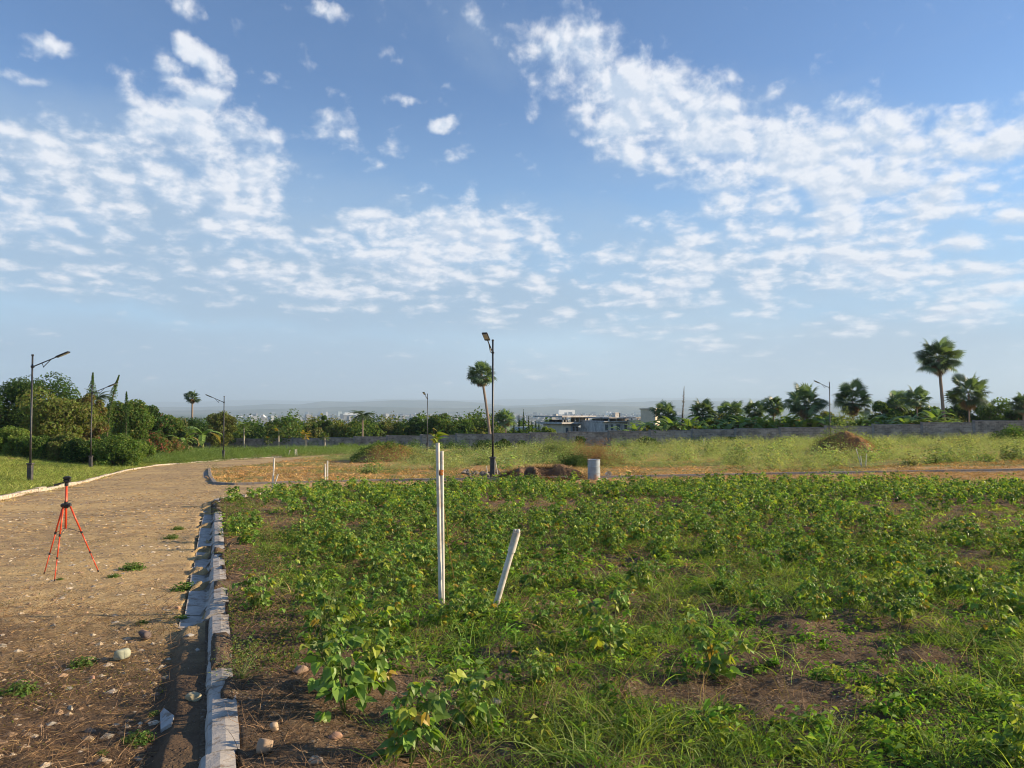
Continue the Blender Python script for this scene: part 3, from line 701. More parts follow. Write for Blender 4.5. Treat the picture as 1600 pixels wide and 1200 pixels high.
for px, top, w_, yl, lb in [(382, 657, 30, .05, 'papaya tree nearest to the third street lamp'), (420, 682, 20, .1, 'very short papaya tree between two taller ones'), (436, 663, 28, .1, 'papaya tree with a pale trunk, under the round topped tree'),
    (478, 672, 22, .7, 'papaya tree with yellow leaves'), (508, 676, 22, .05, 'papaya tree with a bare pale trunk right of the yellow leaved one')]:
    papaya(lb, px, top, w_, 104, PG, yellow=yl)
for i in range(7):
    px = (803, 811, 818, 826, 831, 837, 842)[i]; top = (654, 648, 640, 650, 656, 658, 660)[i]
    column_tree('cypress', ('short pencil thin cypress, first of the row right of the short thick palm', 'second pencil thin cypress of the row', 'tallest pencil thin cypress of the row', 'pencil thin cypress just right of the tallest one', 'fifth pencil thin cypress of the row', 'sixth pencil thin cypress of the row', 'last pencil thin cypress of the row, towards the house')[i], px, top, 4.2, 122, 'dark', 0, 420, .16, 'thin cypresses in a row')

# right: fan palms and dark trees behind a belt of bananas
for px, top, w_, ch, d, lb in [
 (1039, 622, 40, 46, 106, 'bushy fan palm beside the cream tower, left of the dead trunk'), (1098, 617, 48, 50, 106, 'wide low fan palm, first one right of the dead trunk'), (1142, 620, 44, 46, 107, 'low fan palm, second one right of the dead trunk'),
 (1179, 617, 38, 46, 110, 'small dark fan palm pressed against a taller one'), (1208, 605, 38, 56, 104, 'narrow fan palm left of the two big bushy ones'), (1257, 588, 62, 76, 100, 'big bushy fan palm just left of the fifth street lamp'),
 (1332, 585, 60, 76, 99, 'big bushy fan palm just right of the fifth street lamp'), (1400, 610, 44, 40, 110, 'low fan palm in the dark clump left of the tallest palm'), (1432, 598, 42, 44, 106, 'fan palm with a rounded top in the dark clump, nearest to the tallest palm'),
 (1513, 588, 66, 48, 100, 'spreading fan palm right of the tallest palm'), (1598, 608, 40, 44, 98, 'fan palm cut by the right edge of the photo')]:
    fan_palm(lb, px, top, w_, d, px, crown_h=ch, fronds=46)
fan_palm('tallest fan palm with a large dense crown and a skirt of dead leaves', 1467, 522, 66, 98, 1475, crown_h=72, fronds=58, group='tall fan palms')
for px, top, w_, d, c, lb in [
 (1385, 618, 46, 108, 'mid', 'green tree at the left end of the dark clump by the tallest palm'), (1415, 622, 60, 112, 'dark', 'dark tree filling the clump behind two low palms'), (1450, 630, 46, 110, 'mid', 'mid green tree just left of the tallest palm trunk'),
 (1495, 628, 56, 108, 'dark', 'dark tree below the spreading palm'), (1545, 622, 70, 108, 'mid', 'wide green tree between the spreading palm and the right edge'), (1590, 628, 56, 104, 'dark', 'dark tree under the palm at the right edge'), (1290, 642, 50, 112, 'olive', 'low olive tree between the two big bushy palms'), (1362, 640, 40, 112, 'dark', 'low dark shrubby tree right of the two big bushy palms')]:
    tree('broadleaf_tree', lb, 'tree', px, top, w_, d, c, .30, 4200, .12, 'dark trees behind the banana belt', None, 20)
column_tree('dead_palm', 'dead bare dark palm trunk standing alone, pointed at the top', 1064, 604, 6, 108, 'rust', 5, 260, .12, None, 'dead tree', .35, 1.2)
rb = np.random.default_rng(5); k = 0
BG = 'banana plants behind the right half of the wall'
px = 1012.
while px < 1475:
    for row in range(2):
        d = 101.5 - 3.5 * (px > 1250) - 3 * (px > 1400) + row * 3.2; q = px + rb.uniform(-5, 5); banana(at(q, d), rb.uniform(1.1, 1.6) * (1.0 + .12 * row), k, rb.uniform(0, 6), 'leafy banana plant behind the wall, ' + ('between the cream tower and the dead trunk' if q < 1064 else 'from the dead trunk to the big palms' if q < 1230 else 'around the two big bushy palms' if q < 1370 else 'under the dark clump by the tallest palm'), BG); k += 1
    px += rb.uniform(11, 15)
for px, d, sc, lb in [(300, 100, 1.3, 'banana plant left of the wall end, under the small far palm'), (318, 98, 1.5, 'banana plant with the brightest leaves near the left wall end'), (283, 96, 1.1, 'short banana plant beside the flowering shrubs'),
    (972, 112, 1.3, 'banana plant in front of the second house'), (992, 112, 1.35, 'banana plant before the cream wall below the tower')]:
    banana(at(px, d), sc, k, k * 1.3, lb, None); k += 1
# shrubs this side of the wall
WS = 'shrubs at the foot of the wall'
for px, top, w_, d, c, al, lb in [
 (768, 683, 58, 78, 'dark', None, 'dense dark green dome shaped bush behind the central street lamp'), (560, 690, 24, 100, 'mid', None, 'small bush against the wall left of the vine covered mound'), (535, 690, 22, 104, 'mid', None, 'small green bush against the wall below the olive tree'),
 (815, 682, 22, 98, 'dark', None, 'dark bush against the wall right of the dome shaped one'), (838, 690, 20, 97, 'mid', None, 'small bush against the wall left of the pale weeds'), (905, 676, 24, 97, 'dark', None, 'dark bush reaching over the wall top below the unfinished house'),
 (1013, 680, 44, 92, 'dark', None, 'dark bush at the wall foot in the middle of the photo, right of the drum'), (1145, 678, 26, 96, 'mid', ('bright', .3), 'vine bush hanging over the wall behind the banana belt'), (1582, 655, 84, 74, 'mid', ('dark', .4), 'large green bush in front of the wall at the right edge'),
 (790, 672, 20, 101, 'mid', None, 'climber on the wall top beside the leaning palm trunk')]:
    tree('wall_shrub', lb, 'bush', px, top, w_, d, c, .17, 3000, shrub=True, alt=al, group=WS, lobes=16)

# ---------------------------------------------------------------- the block wall
def wall_f(t):
    p = geopos(t); s = t.add('ShaderNodeSeparateXYZ'); t.put(s.inputs[0], p)
    b = t.add('ShaderNodeTexBrick'); t.put(b.inputs['Vector'], t.comb(s.outputs[0], s.outputs[2], 0)); b.inputs['Scale'].default_value = 1
    b.inputs['Brick Width'].default_value = .42; b.inputs['Row Height'].default_value = .21; b.inputs['Mortar Size'].default_value = .018
    b.inputs['Color1'].default_value = (.26, .225, .19, 1); b.inputs['Color2'].default_value = (.42, .365, .305, 1); b.inputs['Mortar'].default_value = (.44, .39, .33, 1)
    n = t.noise(p, .8, 6, .7); c = t.mix(1.0, b.outputs[0], t.mix(t.ramp(n, .3, .7), (.6, .57, .55), (1.25, 1.2, 1.15)), 'MULTIPLY')
    return principled(t, c, .95, .1, 0, n, .15, .01)
WALLM = mat('concrete_block', wall_f); PILM = paint('grey_render', (.24, .225, .21), .95, 0, .25, 2)
WP = [(285, 126, 687), (307, 125, 686), (520, 115, 684), (645, 110, 680), (760, 107, 677.5), (925, 102, 674.5), (1050, 99, 671.5), (1250, 95, 668), (1465, 91, 660.5), (1640, 87, 654)]
WX = np.array([(px - 800) / F * d for px, d, _ in WP]); WY = np.array([d for _, d, _ in WP]); WZ = np.array([zpix(py, d) for _, d, py in WP])
wl = thing('perimeter_wall', 'long grey concrete block wall with pilasters, closing off the field', 'wall', (0, 0, 0))
cop = Geo(); xs = np.arange(WX[0], WX[-1], 5.2)
for i, (a, b) in enumerate(zip(xs[:-1], xs[1:])):
    ya, yb = np.interp((a, b), WX, WY); za, zb = np.interp((a, b), WX, WZ); zt = (za + zb) / 2; lo = min(float(hb(a, ya)), float(hb(b, yb))) - .6
    rz = math.atan2(yb - ya, b - a); L = math.hypot(b - a, yb - ya); c = ((a + b) / 2, (ya + yb) / 2)
    g = Geo(); V, Q = boxa((c[0], c[1], (zt - .1 + lo) / 2), (L - .3, .16, zt - .1 - lo), rz); g.add(V, Q); g.build('block_panel', WALLM, wl)
    g = Geo(); V, Q = boxa((a, ya, (zt + .03 + lo) / 2), (.3, .3, zt + .03 - lo), rz, .01); g.add(V, Q); g.build('pilaster', PILM, wl)
    V, Q = boxa((c[0], c[1], zt - .05), (L - .3, .20, .1), rz); cop.add(V, Q, col=(.3, .28, .26))
cop.build('coping', PILM, wl)

# ---------------------------------------------------------------- street lamps
BLK = paint('black_steel', (.030, .032, .036), .42, .2, .3, 15, .5, (.16, .13, .10), .35)
BASEM = paint('dark_cast_base', (.055, .055, .058), .6, 0, .25, 9, .4, (.2, .15, .11), .5)
GLS = paint('lamp_glass', (.5, .5, .46), .2, 0, .05, 5, .6)
def lamp(label, px, d, face, top, lean=0.0, base_h=.85):
    """face: compass direction of the arm in degrees, 0 = away from the camera, 90 = to the right"""
    b = at(px, d); H = zpix(top, d) - b.z
    r = thing('street_lamp', label, 'street lamp', b, -rad(face) + rad(90), 'street lamps on black steel posts')       # +X of the lamp is the arm
    g = Geo(); V, Q = boxa((0, 0, base_h / 2 - .1), (.2, .2, base_h + .2), 0, .015); g.add(V, Q); V, Q = boxa((0, 0, base_h + .03), (.27, .27, .06), 0, .012); g.add(V, Q); V, Q = boxa((0, 0, .02), (.26, .26, .12), 0, .01); g.add(V, Q); g.build('base', BASEM, r)
    g = Geo(); V, Q, T = tube([(0, 0, base_h), (0, 0, H * .35), (0, 0, H)], [.048, .045, .038], 12); g.add(V, Q, T); V, Q, T = tube([(0, 0, H), (0, 0, H + .07)], [.055, .05], 12); g.add(V, Q, T); g.build('post', BLK, r, True)
    g = Geo(); V, Q, T = tube([(.03, 0, H - .50), (1.15, 0, H + .0)], [.028, .024], 8); g.add(V, Q, T); V, Q, T = tube([(-.05, 0, H - .5), (.07, 0, H - .5)], [.06, .06], 10); g.add(V, Q, T); g.build('arm', BLK, r)
    g = Geo(); V, Q, T = tube([(.48, 0, H - .52), (.80, 0, H - .17)], [.018, .018], 6); g.add(V, Q, T); V, Q, T = tube([(.42, 0, H - .33), (.5, 0, H - .54)], [.015, .015], 6); g.add(V, Q, T); g.build('brace', BLK, r)
    hd = Geo(); a = math.atan2(.5, 1.12); cs, sn = math.cos(a), math.sin(a)
    V, Q = boxa((0, 0, 0), (.62, .24, .07), 0, .018); V = [(1.32 + x * cs - z * sn, y, H + .075 + x * sn + z * cs) for x, y, z in V]; hd.add(V, Q); ho = hd.build('lamp_head', BLK, r)
    gl = Geo(); V, Q = boxa((.05, 0, -.04), (.40, .17, .012), 0, 0); V = [(1.32 + x * cs - z * sn, y, H + .075 + x * sn + z * cs) for x, y, z in V]; gl.add(V, Q); gl.build('lens', GLS, ho)
    if lean: r.rotation_euler = (0, lean, r.rotation_euler.z)
    return r
lamp('nearest street lamp on the left bank, with its arm to the right', 50, 35.0, 84, 556)
lamp('black street lamp beside the big roadside bush, its arm crossing a columnar tree', 144, 53.5, 80, 603)
lamp('slender distant street lamp with its arm to the left, where the road curves away', 350.5, 69, 262, 620)
lamp('tall street lamp on a black base beside the rubble, its head seen from below', 770, 33, 191, 533, 0)
lamp('small distant street lamp standing against the middle of the wall', 668, 86, 190, 616)
lamp('distant street lamp rising behind the orange mound between two bushy palms', 1296, 76, 264, 598)

# ---------------------------------------------------------------- pipes used as stakes
PVC = paint('white_pvc', (.66, .63, .56), .5, 0, .10, 10, .4, (.42, .32, .22), .7, .1, .16)
RUST = paint('rusty_tape', (.42, .15, .04), .8, 0, .35, 30, .2)
def pipe_geo(a, b, r, wall=.004, n=14):
    """an open ended pipe from a to b"""
    a, b = Vector(a), Vector(b); g = Geo(); V, Q, T = tube([a, a.lerp(b, .5), b], [r] * 3, n, False); g.add(V, Q)
    d = (b - a).normalized(); V, Q, T = tube([b - d * .12, b], [r - wall] * 2, n, False); g.add(V, [q[::-1] for q in Q])
    u = d.cross(Vector((1, 0, 0)) if abs(d.x) < .8 else Vector((0, 1, 0))).normalized(); v = d.cross(u).normalized(); V = []
    for k in range(n):
        t = 2 * math.pi * k / n; e = u * math.cos(t) + v * math.sin(t); V += [tuple(b + e * r), tuple(b + e * (r - wall))]
    g.add(V, [(2 * k, 2 * k + 1, (2 * k + 3) % (2 * n), (2 * k + 2) % (2 * n)) for k in range(n)]); return g
b = gnd(689, 950); k = b.y / F
r = thing('pipe_stake', 'tall pair of white plastic pipes bound together, with yellow leaves at the top', 'stake', b)
def off(px, py, dz=0): return ((px - 689) * k, dz, zpix(py, b.y) - b.z)
pipe_geo((0 * k, 0, -.12), off(683, 692), .0195).build('pipe', PVC, r, True)
pipe_geo((3.5 * k, .012, -.12), (off(689.5, 705)[0], .012, off(0, 705)[2]), .0165).build('pipe', PVC, r, True)
g = Geo(); z0 = off(0, 742)[2]
for j in range(4):
    z = z0 + j * .011; cx = (685 - 689) * k; V = []; n = 18
    for i in range(n):
        t = 2 * math.pi * i / n; V += [(cx + .008 + .036 * math.cos(t), .006 + .022 * math.sin(t), z + .004 * math.sin(t * 2 + j)), (cx + .008 + .037 * math.cos(t), .006 + .0235 * math.sin(t), z + .012 + .004 * math.sin(t * 2 + j))]
    g.add(V, [(2 * i, (2 * i + 2) % (2 * n), (2 * i + 3) % (2 * n), 2 * i + 1) for i in range(n)])
g.build('tape', RUST, r)
g = Geo(); V, Q, T = tube([off(682, 700), off(681, 690), off(678, 680), off(676, 668)], [.008, .007, .006, .003], 6); g.add(V, Q, T, (.14, .10, .05)); V, Q, T = tube([off(687, 760, .03), off(697, 820, .03), off(703, 870, .03), off(709, 905, .02)], [.003] * 4, 5); g.add(V, Q, T, (.3, .22, .08))
rs = np.random.default_rng(3)
for i in range(13):
    a0 = Vector(off(682 + rs.uniform(-1.5, 1.5), 693 - i * 1.4)); V, Q, c = blades(np.array([a0]), np.array([Vector((rs.uniform(-.8, .8), rs.uniform(-.6, .6), rs.uniform(.1, 1.1))).normalized()]), rs.uniform(.06, .12), .045, .5, 3, rs, [(.36, .32, .04), (.14, .25, .03), (.20, .26, .05)][i % 3], .1); g.add(V, Q, col=c)
g.build('sapling', LEAF, r)
b = gnd(768, 953); k = b.y / F
r = thing('pipe_stake', 'short thick white pipe leaning to the right, with a worn double end', 'stake', b)
tp = Vector(((807 - 768) * k, 0, zpix(832, b.y) - b.z)); bt = Vector((0, 0, -.1)); dd = (tp - bt).normalized(); L = (tp - bt).length
pipe_geo(bt, bt + dd * (L * .8), .030).build('pipe', PVC, r, True)
pipe_geo(bt + dd * (L * .78), tp, .037).build('socket', PVC, r, True)
g = Geo()
for s in (-1, 1):
    V, Q, T = tube([tp + Vector((s * .014, 0, -.03)), tp + Vector((s * .016, 0, .02)), tp + Vector((s * .015, 0, .03))], [.018, .018, .012], 12); g.add(V, Q, T)
g.build('end_plug', PVC, r, True)
def stakes(label, rods, name='pipe_stake', rr_=.022, grp=None, d=None, base=None):
    """rods: pairs of (x, y) photo points, foot and top"""
    f = rods[0][0]; b = gnd(*f) if d is None else at(f[0], d); k = b.y / F
    r = thing(name, label, 'stake', b, 0, grp)
    for (x0, y0), (x1, y1) in rods:
        z1 = zpix(y1, b.y) - b.z; pipe_geo(((x0 - f[0]) * k, .05 * (x0 > f[0]), -.15 if abs(y0 - f[1]) < 12 else 0), ((x1 - f[0]) * k, .05 * (x0 > f[0]), z1), rr_).build('pipe', PVC, r, True)
    return r
stakes('two crossed white pipes stuck in the corner of the crop field', [((425, 769), (428, 716)), ((423, 770), (434, 741))], rr_=.024)
stakes('pair of upright white pipes in the orange grass beyond the kerb', [((508, 752), (508, 725)), ((511, 751), (511, 720))], rr_=.03)
stakes('single short white pipe leaning right, far off in the green weeds', [((450, 712), (453, 703))], rr_=.045)
stakes('pair of tiny upright white pipes far off in the green weeds', [((461, 713), (461, 702)), ((464, 713), (463, 702))], rr_=.04)
stakes('white pipes spread like a fan in the pale weeds on the right', [((1347, 729), (1338, 701)), ((1347, 728), (1345, 712)), ((1353, 729), (1355, 709))], rr_=.02)
stakes('lone short white pipe near the wall right of the dead trunk', [((1099, 692), (1099, 686))], rr_=.05, d=84)
stakes('thin pale sticks stuck in the rubble beside the central lamp base', [((763, 745), (760, 728)), ((779, 738), (774, 720))], rr_=.016)

# ---------------------------------------------------------------- the red tripod
RED = paint('red_anodised', (.74, .085, .03), .35, .25, .08, 8, .5); BLP = paint('black_plastic', (.018, .018, .02), .5, 0, .2, 20, .4); STL = paint('steel_rod', (.10, .10, .11), .4, .7, .1, 20)
f = [gnd(69, 897), gnd(85, 909), gnd(154, 894)]; b = (f[0] + f[1] + f[2]) / 3; b = at(800 + (107 - 800), b.y); k = b.y / F
tz = lambda py: zpix(py, b.y) - b.z
r = thing('tripod', 'red camera tripod with a black head standing on the dirt road', 'tripod', b)
top = Vector((0, 0, tz(790)))
for i, p in enumerate(f):
    a = Vector(((-.035, .0), (-.012, -.035), (.04, .01))[i] + (top.z,)); e = Vector(p) - b; e.z += .005; lg = None
    def seg(t0, t1, ra, nm, m, par): g = Geo(); V, Q, T = tube([a.lerp(e, t0), a.lerp(e, t1)], [ra * .85, ra * .85], 10); g.add(V, Q, T); return g.build(nm, m, par, True)
    lg = seg(0, .40, .0115, 'leg', RED, r); seg(.38, .71, .009, 'leg_section', RED, lg); seg(.69, .985, .007, 'leg_section', RED, lg)
    seg(.385, .415, .0155, 'leg_lock', BLP, lg); seg(.69, .715, .0135, 'leg_lock', BLP, lg); seg(.975, 1.0, .011, 'rubber_foot', BLP, lg)
    g = Geo(); V, Q, T = tube([Vector((0, 0, tz(824))), a.lerp(e, .40)], [.0035, .0035], 5); g.add(V, Q, T); g.build('spreader', STL, r)
g = Geo(); V, Q, T = tube([(0, 0, tz(826)), (0, 0, tz(757))], [.013, .013], 12); g.add(V, Q, T); g.build('centre_column', RED, r, True)
g = Geo(); V, Q = boxa((0, 0, top.z + .005), (.105, .085, .045), .3, .012); g.add(V, Q); V, Q, T = tube([(0, 0, top.z - .03), (0, 0, top.z + .05)], [.024, .02], 12); g.add(V, Q, T); V, Q, T = tube([(.04, -.03, top.z + .01), (.085, -.05, top.z + .012)], [.008, .012], 8); g.add(V, Q, T); g.build('collar', BLP, r)
h = thing('head', None, None, (0, 0, 0)); h.parent = r
g = Geo(); V, Q, T = tube([(0, 0, tz(759)), (0, 0, tz(753))], [.022, .020], 12); g.add(V, Q, T); V, Q = boxa((.004, 0, tz(752)), (.05, .05, .035), .4, .008); g.add(V, Q); V, Q, T = tube([(-.03, 0, tz(750.5)), (.042, 0, tz(750.5))], [.017, .017], 12); g.add(V, Q, T); g.build('joint', BLP, h)
g = Geo(); V, Q = boxa((.006, 0, tz(746.6)), (.085, .06, .022), .35, .006); g.add(V, Q); V, Q = boxa((.006, 0, tz(744.9)), (.055, .05, .010), .35, .003); g.add(V, Q); g.build('plate', BLP, h)
g = Geo(); V, Q, T = tube([(-.015, -.01, tz(753)), (-.06, -.03, tz(755.2))], [.006, .006], 8); g.add(V, Q, T); V, Q, T = tube([(-.055, -.028, tz(755)), (-.115, -.055, tz(757.6))], [.010, .011], 10); g.add(V, Q, T); g.build('handle', BLP, h)

# ---------------------------------------------------------------- drum, bucket, heap, rubble
b = gnd(928, 749.5); k = b.y / F; Hd = zpix(717.5, b.y) - b.z; Rd = 9.6 * k
r = thing('drum', 'weathered grey blue metal drum standing at the far kerb', 'drum', b)
DR = paint('faded_blue_paint', (.30, .36, .41), .5, .1, .18, 3, .4, (.36, .22, .13), .95)
prof = [(0, .0), (1.0, 0), (1.03, .012), (1.0, .03), (1, .30)]
for zc in (.33, .66): prof += [(1.0, zc - .025), (1.045, zc - .008), (1.045, zc + .008), (1.0, zc + .025)]
prof += [(1, .965), (1.035, .98), (1.035, .995), (.985, 1.0), (.975, .975), (0, .972)]
n = 32; V = []; 
for rr_, zz_ in prof: V += [(rr_ * Rd * math.cos(2 * math.pi * i / n), rr_ * Rd * math.sin(2 * math.pi * i / n), zz_ * Hd) for i in range(n)]
Q = [(j * n + i, j * n + (i + 1) % n, (j + 1) * n + (i + 1) % n, (j + 1) * n + i) for j in range(len(prof) - 1) for i in range(n)]
g = Geo(); g.add(V, Q); g.build('body', DR, r, False)
g = Geo()
for x_, q in ((.6, .05), (-.55, .03)): Vb, Qb, Tb = tube([(x_ * Rd, .1 * Rd, .965 * Hd), (x_ * Rd, .1 * Rd, .995 * Hd)], [q, q], 10); g.add(Vb, Qb, Tb)
g.build('bung', PILM, r)
b = gnd(950, 747); k = b.y / F
r = thing('bucket', 'small white plastic bucket tipped on its side right of the drum', 'bucket', b, rad(20))
rb_ = .10; g = Geo(); V, Q, T = tube([(0, .10, .16), (0, -.10, .20)], [rb_ * .8, rb_ * 1.1], 18, False); g.add(V, Q); V, Q, T = tube([(0, .099, .16), (0, .101, .16)], [rb_ * .8, .001], 18, False); g.add(V, Q); V, Q, T = tube([(0, -.09, .198), (0, -.105, .201)], [rb_ * 1.18, rb_ * 1.18], 18, False); g.add(V, Q); g.build('body', PVC, r, True)
g = Geo(); V, Q, T = tube([(-.11, -.09, .2), (-.09, -.12, .08), (0, -.13, .03), (.09, -.12, .08), (.11, -.09, .2)], [.004] * 5, 6); g.add(V, Q, T); g.build('handle', STL, r)
g = Geo(); V, T = rock(.2, 77, (1, 1, .6)); g.add(V + (.02, .1, .02), T=T, col=(.2, .14, .09)); 
tag(g.build('soil_clod', vcol('clod', .95, .1, 20, .3, .8, .02), None, True, b + Vector((0, .0, -.02))), 'low clod of brown earth under the white bucket', 'clod of earth')
SOILV = vcol('heap_soil', .95, .08, 3, .35, 1.0, .06)
def mound(name, label, px0, px1, base_py, top_py, depth, shape, seed, col, amp=.25, d=None, mats=SOILV, cut=None, colf=None):
    """a heap of earth: centre line px0..px1 wide at its foot, top at top_py"""
    c = gnd((px0 + px1) / 2, base_py) if d is None else at((px0 + px1) / 2, d); c.y += depth * .45 if d is None else 0
    W = (px1 - px0) / F * c.y / 2; H = zpix(top_py, c.y) - float(gz(c.x, c.y)); c = Vector((c.x, c.y, float(gz(c.x, c.y))))
    m = 70; u = np.linspace(-1.1, 1.1, m); U, Vv = np.meshgrid(u, u); rr2 = np.sqrt(U ** 2 + Vv ** 2)
    z = H * np.clip(shape(U, Vv, rr2), 0, 2) * (1 + .55 * fbm(U + seed, Vv, .8, 3, seed)); X = U * W; Y = Vv * depth
    nz = fbm(X + seed * 9.1, Y, max(W * .5, .4), 5, seed, .6) * 2
    z = z * (1 + amp * nz) + np.where(z > .02, .10 * H * nz, 0); gzv = gz(c.x + X, c.y + Y) - c.z
    zz2 = np.where(rr2 > 1.0, gzv - .15, gzv + z - .03); P = np.stack([X, Y, zz2], -1).reshape(-1, 3)
    i = np.arange(m * m).reshape(m, m); Q = np.stack([i[:-1, :-1], i[:-1, 1:], i[1:, 1:], i[1:, :-1]], -1).reshape(-1, 4)
    cc = np.array(col)[None] * (1 + .25 * nz.reshape(-1, 1)); g = Geo(); g.add(P, Q, col=np.clip(cc, .01, 1))
    return c, W, H, g, (lambda x, y: np.interp(0, [0], [0]))
def dome(U, V, r): return np.clip(1 - r ** 1.7, 0, 1) ** .8
def mound_thing(name, label, cat, px0, px1, base_py, top_py, depth, seed, col, shape=dome, amp=.25, d=None, cover=(), kind=None):
    """cover: (colour name, leaf size, count, height above the soil) of what grows over the heap"""
    c, W, H, g, _ = mound(name, label, px0, px1, base_py, top_py, depth, shape, seed, col, amp, d)
    r = thing(name, label, cat, c); g.build('soil', SOILV, r, True); rg = np.random.default_rng(seed)
    for nm, colr, lf, n, hh, side in cover:
        u, v = rg.uniform(-1.05, 1.05, (2, n)); q = np.sqrt(u ** 2 + v ** 2); keep = (q < 1.08) & (side(u, v, rg.random(n))); u, v, q = u[keep], v[keep], q[keep]
        zz = H * np.clip(shape(u, v, q), 0, 2) * .97 + rg.uniform(0, 1, len(u)) ** 1.5 * hh * (.5 + vnoise(u * 3, v * 3, .5, seed)) + gz(c.x + u * W, c.y + v * depth) - c.z
        P = np.stack([u * W, v * depth, zz], 1); g = Geo()
        if lf > 0: V, T, cc = leafcards(P, rg.normal(size=P.shape) + (0, -.2, .7), lf * rg.uniform(.6, 1.4, len(P)), rg, .6, colr, .25); g.add(V, T=T, col=cc)
        else: V, Q, cc = blades(P, unit(rg.normal(size=P.shape) * .5 + (0, 0, .8)), -lf * rg.uniform(.6, 1.4, len(P)), .02, .6, 3, rg, colr, .25); g.add(V, Q, col=cc)
        g.build(nm, LEAF if lf > 0 else STRAW, r)
    return r
def unit(a): return a / (np.linalg.norm(a, axis=-1, keepdims=True) + 1e-9)
alls = lambda u, v, q: q < 2
mound_thing('earth_mound', 'orange earth mound left of centre, half covered by dark green vines', 'mound', 556, 655, 712, 697, 4.5, 3, (.20, .125, .07), cover=[
    ('vines', GREENS['mid'], .16, 8000, .45, lambda u, v, q: (u < .1 + .5 * q) & (v > -.45)), ('dry_weeds', (.34, .18, .08), -.6, 5000, .1, lambda u, v, q: u > -.3), ('green_weeds', (.22, .27, .09), .11, 6000, .4, lambda u, v, q: (v < -.35) | (u > .5))], d=62)
mound_thing('earth_mound', 'tall orange brown mound with a green tuft on top, right of the fifth lamp', 'mound', 1272, 1364, 698, 677, 3.0, 9, (.24, .14, .07), cover=[
    ('dry_weeds', (.34, .19, .09), -.35, 4000, .10, alls), ('foliage', (.22, .29, .11), .10, 5200, 1.7, lambda u, v, q: (abs(u + .02) < .30) & (abs(v) < .5)), ('green_weeds', (.16, .21, .07), .10, 5200, .9, lambda u, v, q: (u < -.35) | (u > .7))], d=58)
def pit(U, V, r):
    rim = np.clip(1 - ((U * .95) ** 2 + (V * .95) ** 2) ** 1.3, 0, 1) ** .55; hole = sstep(-.2, .0, U) * sstep(.92, .74, U) * sstep(.12, -.02, V) + .8 * sstep(-.55, -.35, U) * sstep(-.18, -.3, U) * sstep(-.2, -.4, V); return rim * (1 - .93 * hole)
mound_thing('soil_heap', 'low brown soil heap with a dark dug out hollow, left of the drum', 'heap', 782, 916, 749, 731, 1.9, 15, (.14, .092, .058), pit, .6, cover=[('soil_crumbs', (.13, .08, .05), .07, 3600, .04, alls), ('dry_weeds', (.42, .29, .14), -.30, 3800, .06, lambda u, v, q: (v > .1) | (u > .8)), ('green_weeds', (.13, .20, .05), .06, 500, .12, lambda u, v, q: (u < -.5) & (q < .7))])
g = Geo(); rs = np.random.default_rng(8)
for i in range(95):
    px, py = (rs.uniform(724, 768), rs.uniform(739, 747)) if i < 50 else (rs.uniform(776, 812), rs.uniform(737, 747)); p = gnd(px, py); V, T = rock(rs.uniform(.05, .17), i, rs.uniform(.5, 1.4, 3) * (1, 1, .7), 1, .5); g.add(V + np.array(p) + (0, 0, .02 + .20 * rs.random() * (py > 741)), T=T, col=np.array((.19, .165, .145)) * rs.uniform(.5, 1.5))
tag(g.build('rubble', STONE), 'grey broken concrete rubble around the foot of the central lamp', 'rubble', kind='stuff')

# dead brown brush beside the drum
def brush(name, label, cat, px0, px1, py, top, n, colr, leafc, seed, d=None, leafn=2500, lf=.07, twl=.5):
    rg = np.random.default_rng(seed); c = gnd((px0 + px1) / 2, py) if d is None else at((px0 + px1) / 2, d); W = (px1 - px0) / F * c.y / 2; H = zpix(top, c.y) - c.z
    r = thing(name, label, cat, c); D = unit(rg.normal(size=(n, 3)) * (W / H, .9, .5) + (0, 0, .75)); D[:, 2] = abs(D[:, 2])
    P = rg.normal(size=(n, 3)) * (W * .32, W * .3, 0); L = H * rg.uniform(.4, 1.15, n)
    g = Geo(); V, Q, cc = blades(P, D, L, .022, rg.uniform(-.1, .7, n), 4, rg, colr, .3); g.add(V, Q, col=cc)
    k = rg.integers(0, n, n * 5); P2 = P[k] + D[k] * (L[k] * rg.uniform(.3, .95, n * 5))[:, None]; V, Q, cc = blades(P2, unit(D[k] + rg.normal(size=(n * 5, 3)) * .8), twl * H * rg.uniform(.2, .5, n * 5), .012, .4, 2, rg, colr, .3); g.add(V, Q, col=cc); g.build('twigs', STRAW, r)
    k = rg.integers(0, n, leafn); P3 = P[k] + D[k] * (L[k] * rg.uniform(.3, 1, leafn))[:, None] + rg.normal(size=(leafn, 3)) * .12 * H; P3[:, 2] = abs(P3[:, 2]); g = Geo(); V, T, cc = leafcards(P3, rg.normal(size=P3.shape), lf, rg, .6, leafc, .3); g.add(V, T=T, col=cc); g.build('foliage', LEAF, r); return r
brush('dead_bush', 'dead brown bush with bare twigs, behind and above the drum', 'bush', 885, 962, 727, 683, 260, (.22, .14, .09), (.27, .16, .09), 4, leafn=5000)
brush('dead_branch', 'fallen dead brown branch in the dry grass right of the drum', 'branch', 950, 978, 724, 708, 60, (.19, .11, .07), (.22, .13, .08), 6, leafn=400)
brush('feathery_bush', 'tall pale green feathery bush on the rise left of the dead brown bush', 'bush', 838, 918, 716, 680, 700, (.20, .25, .09), (.21, .26, .10), 7, d=60, leafn=9000, lf=.10, twl=.6)
brush('feathery_bush', 'dark green bush low behind the drum, under the dead brown one', 'bush', 878, 925, 730, 706, 260, (.06, .10, .03), (.06, .11, .03), 8, leafn=5000)

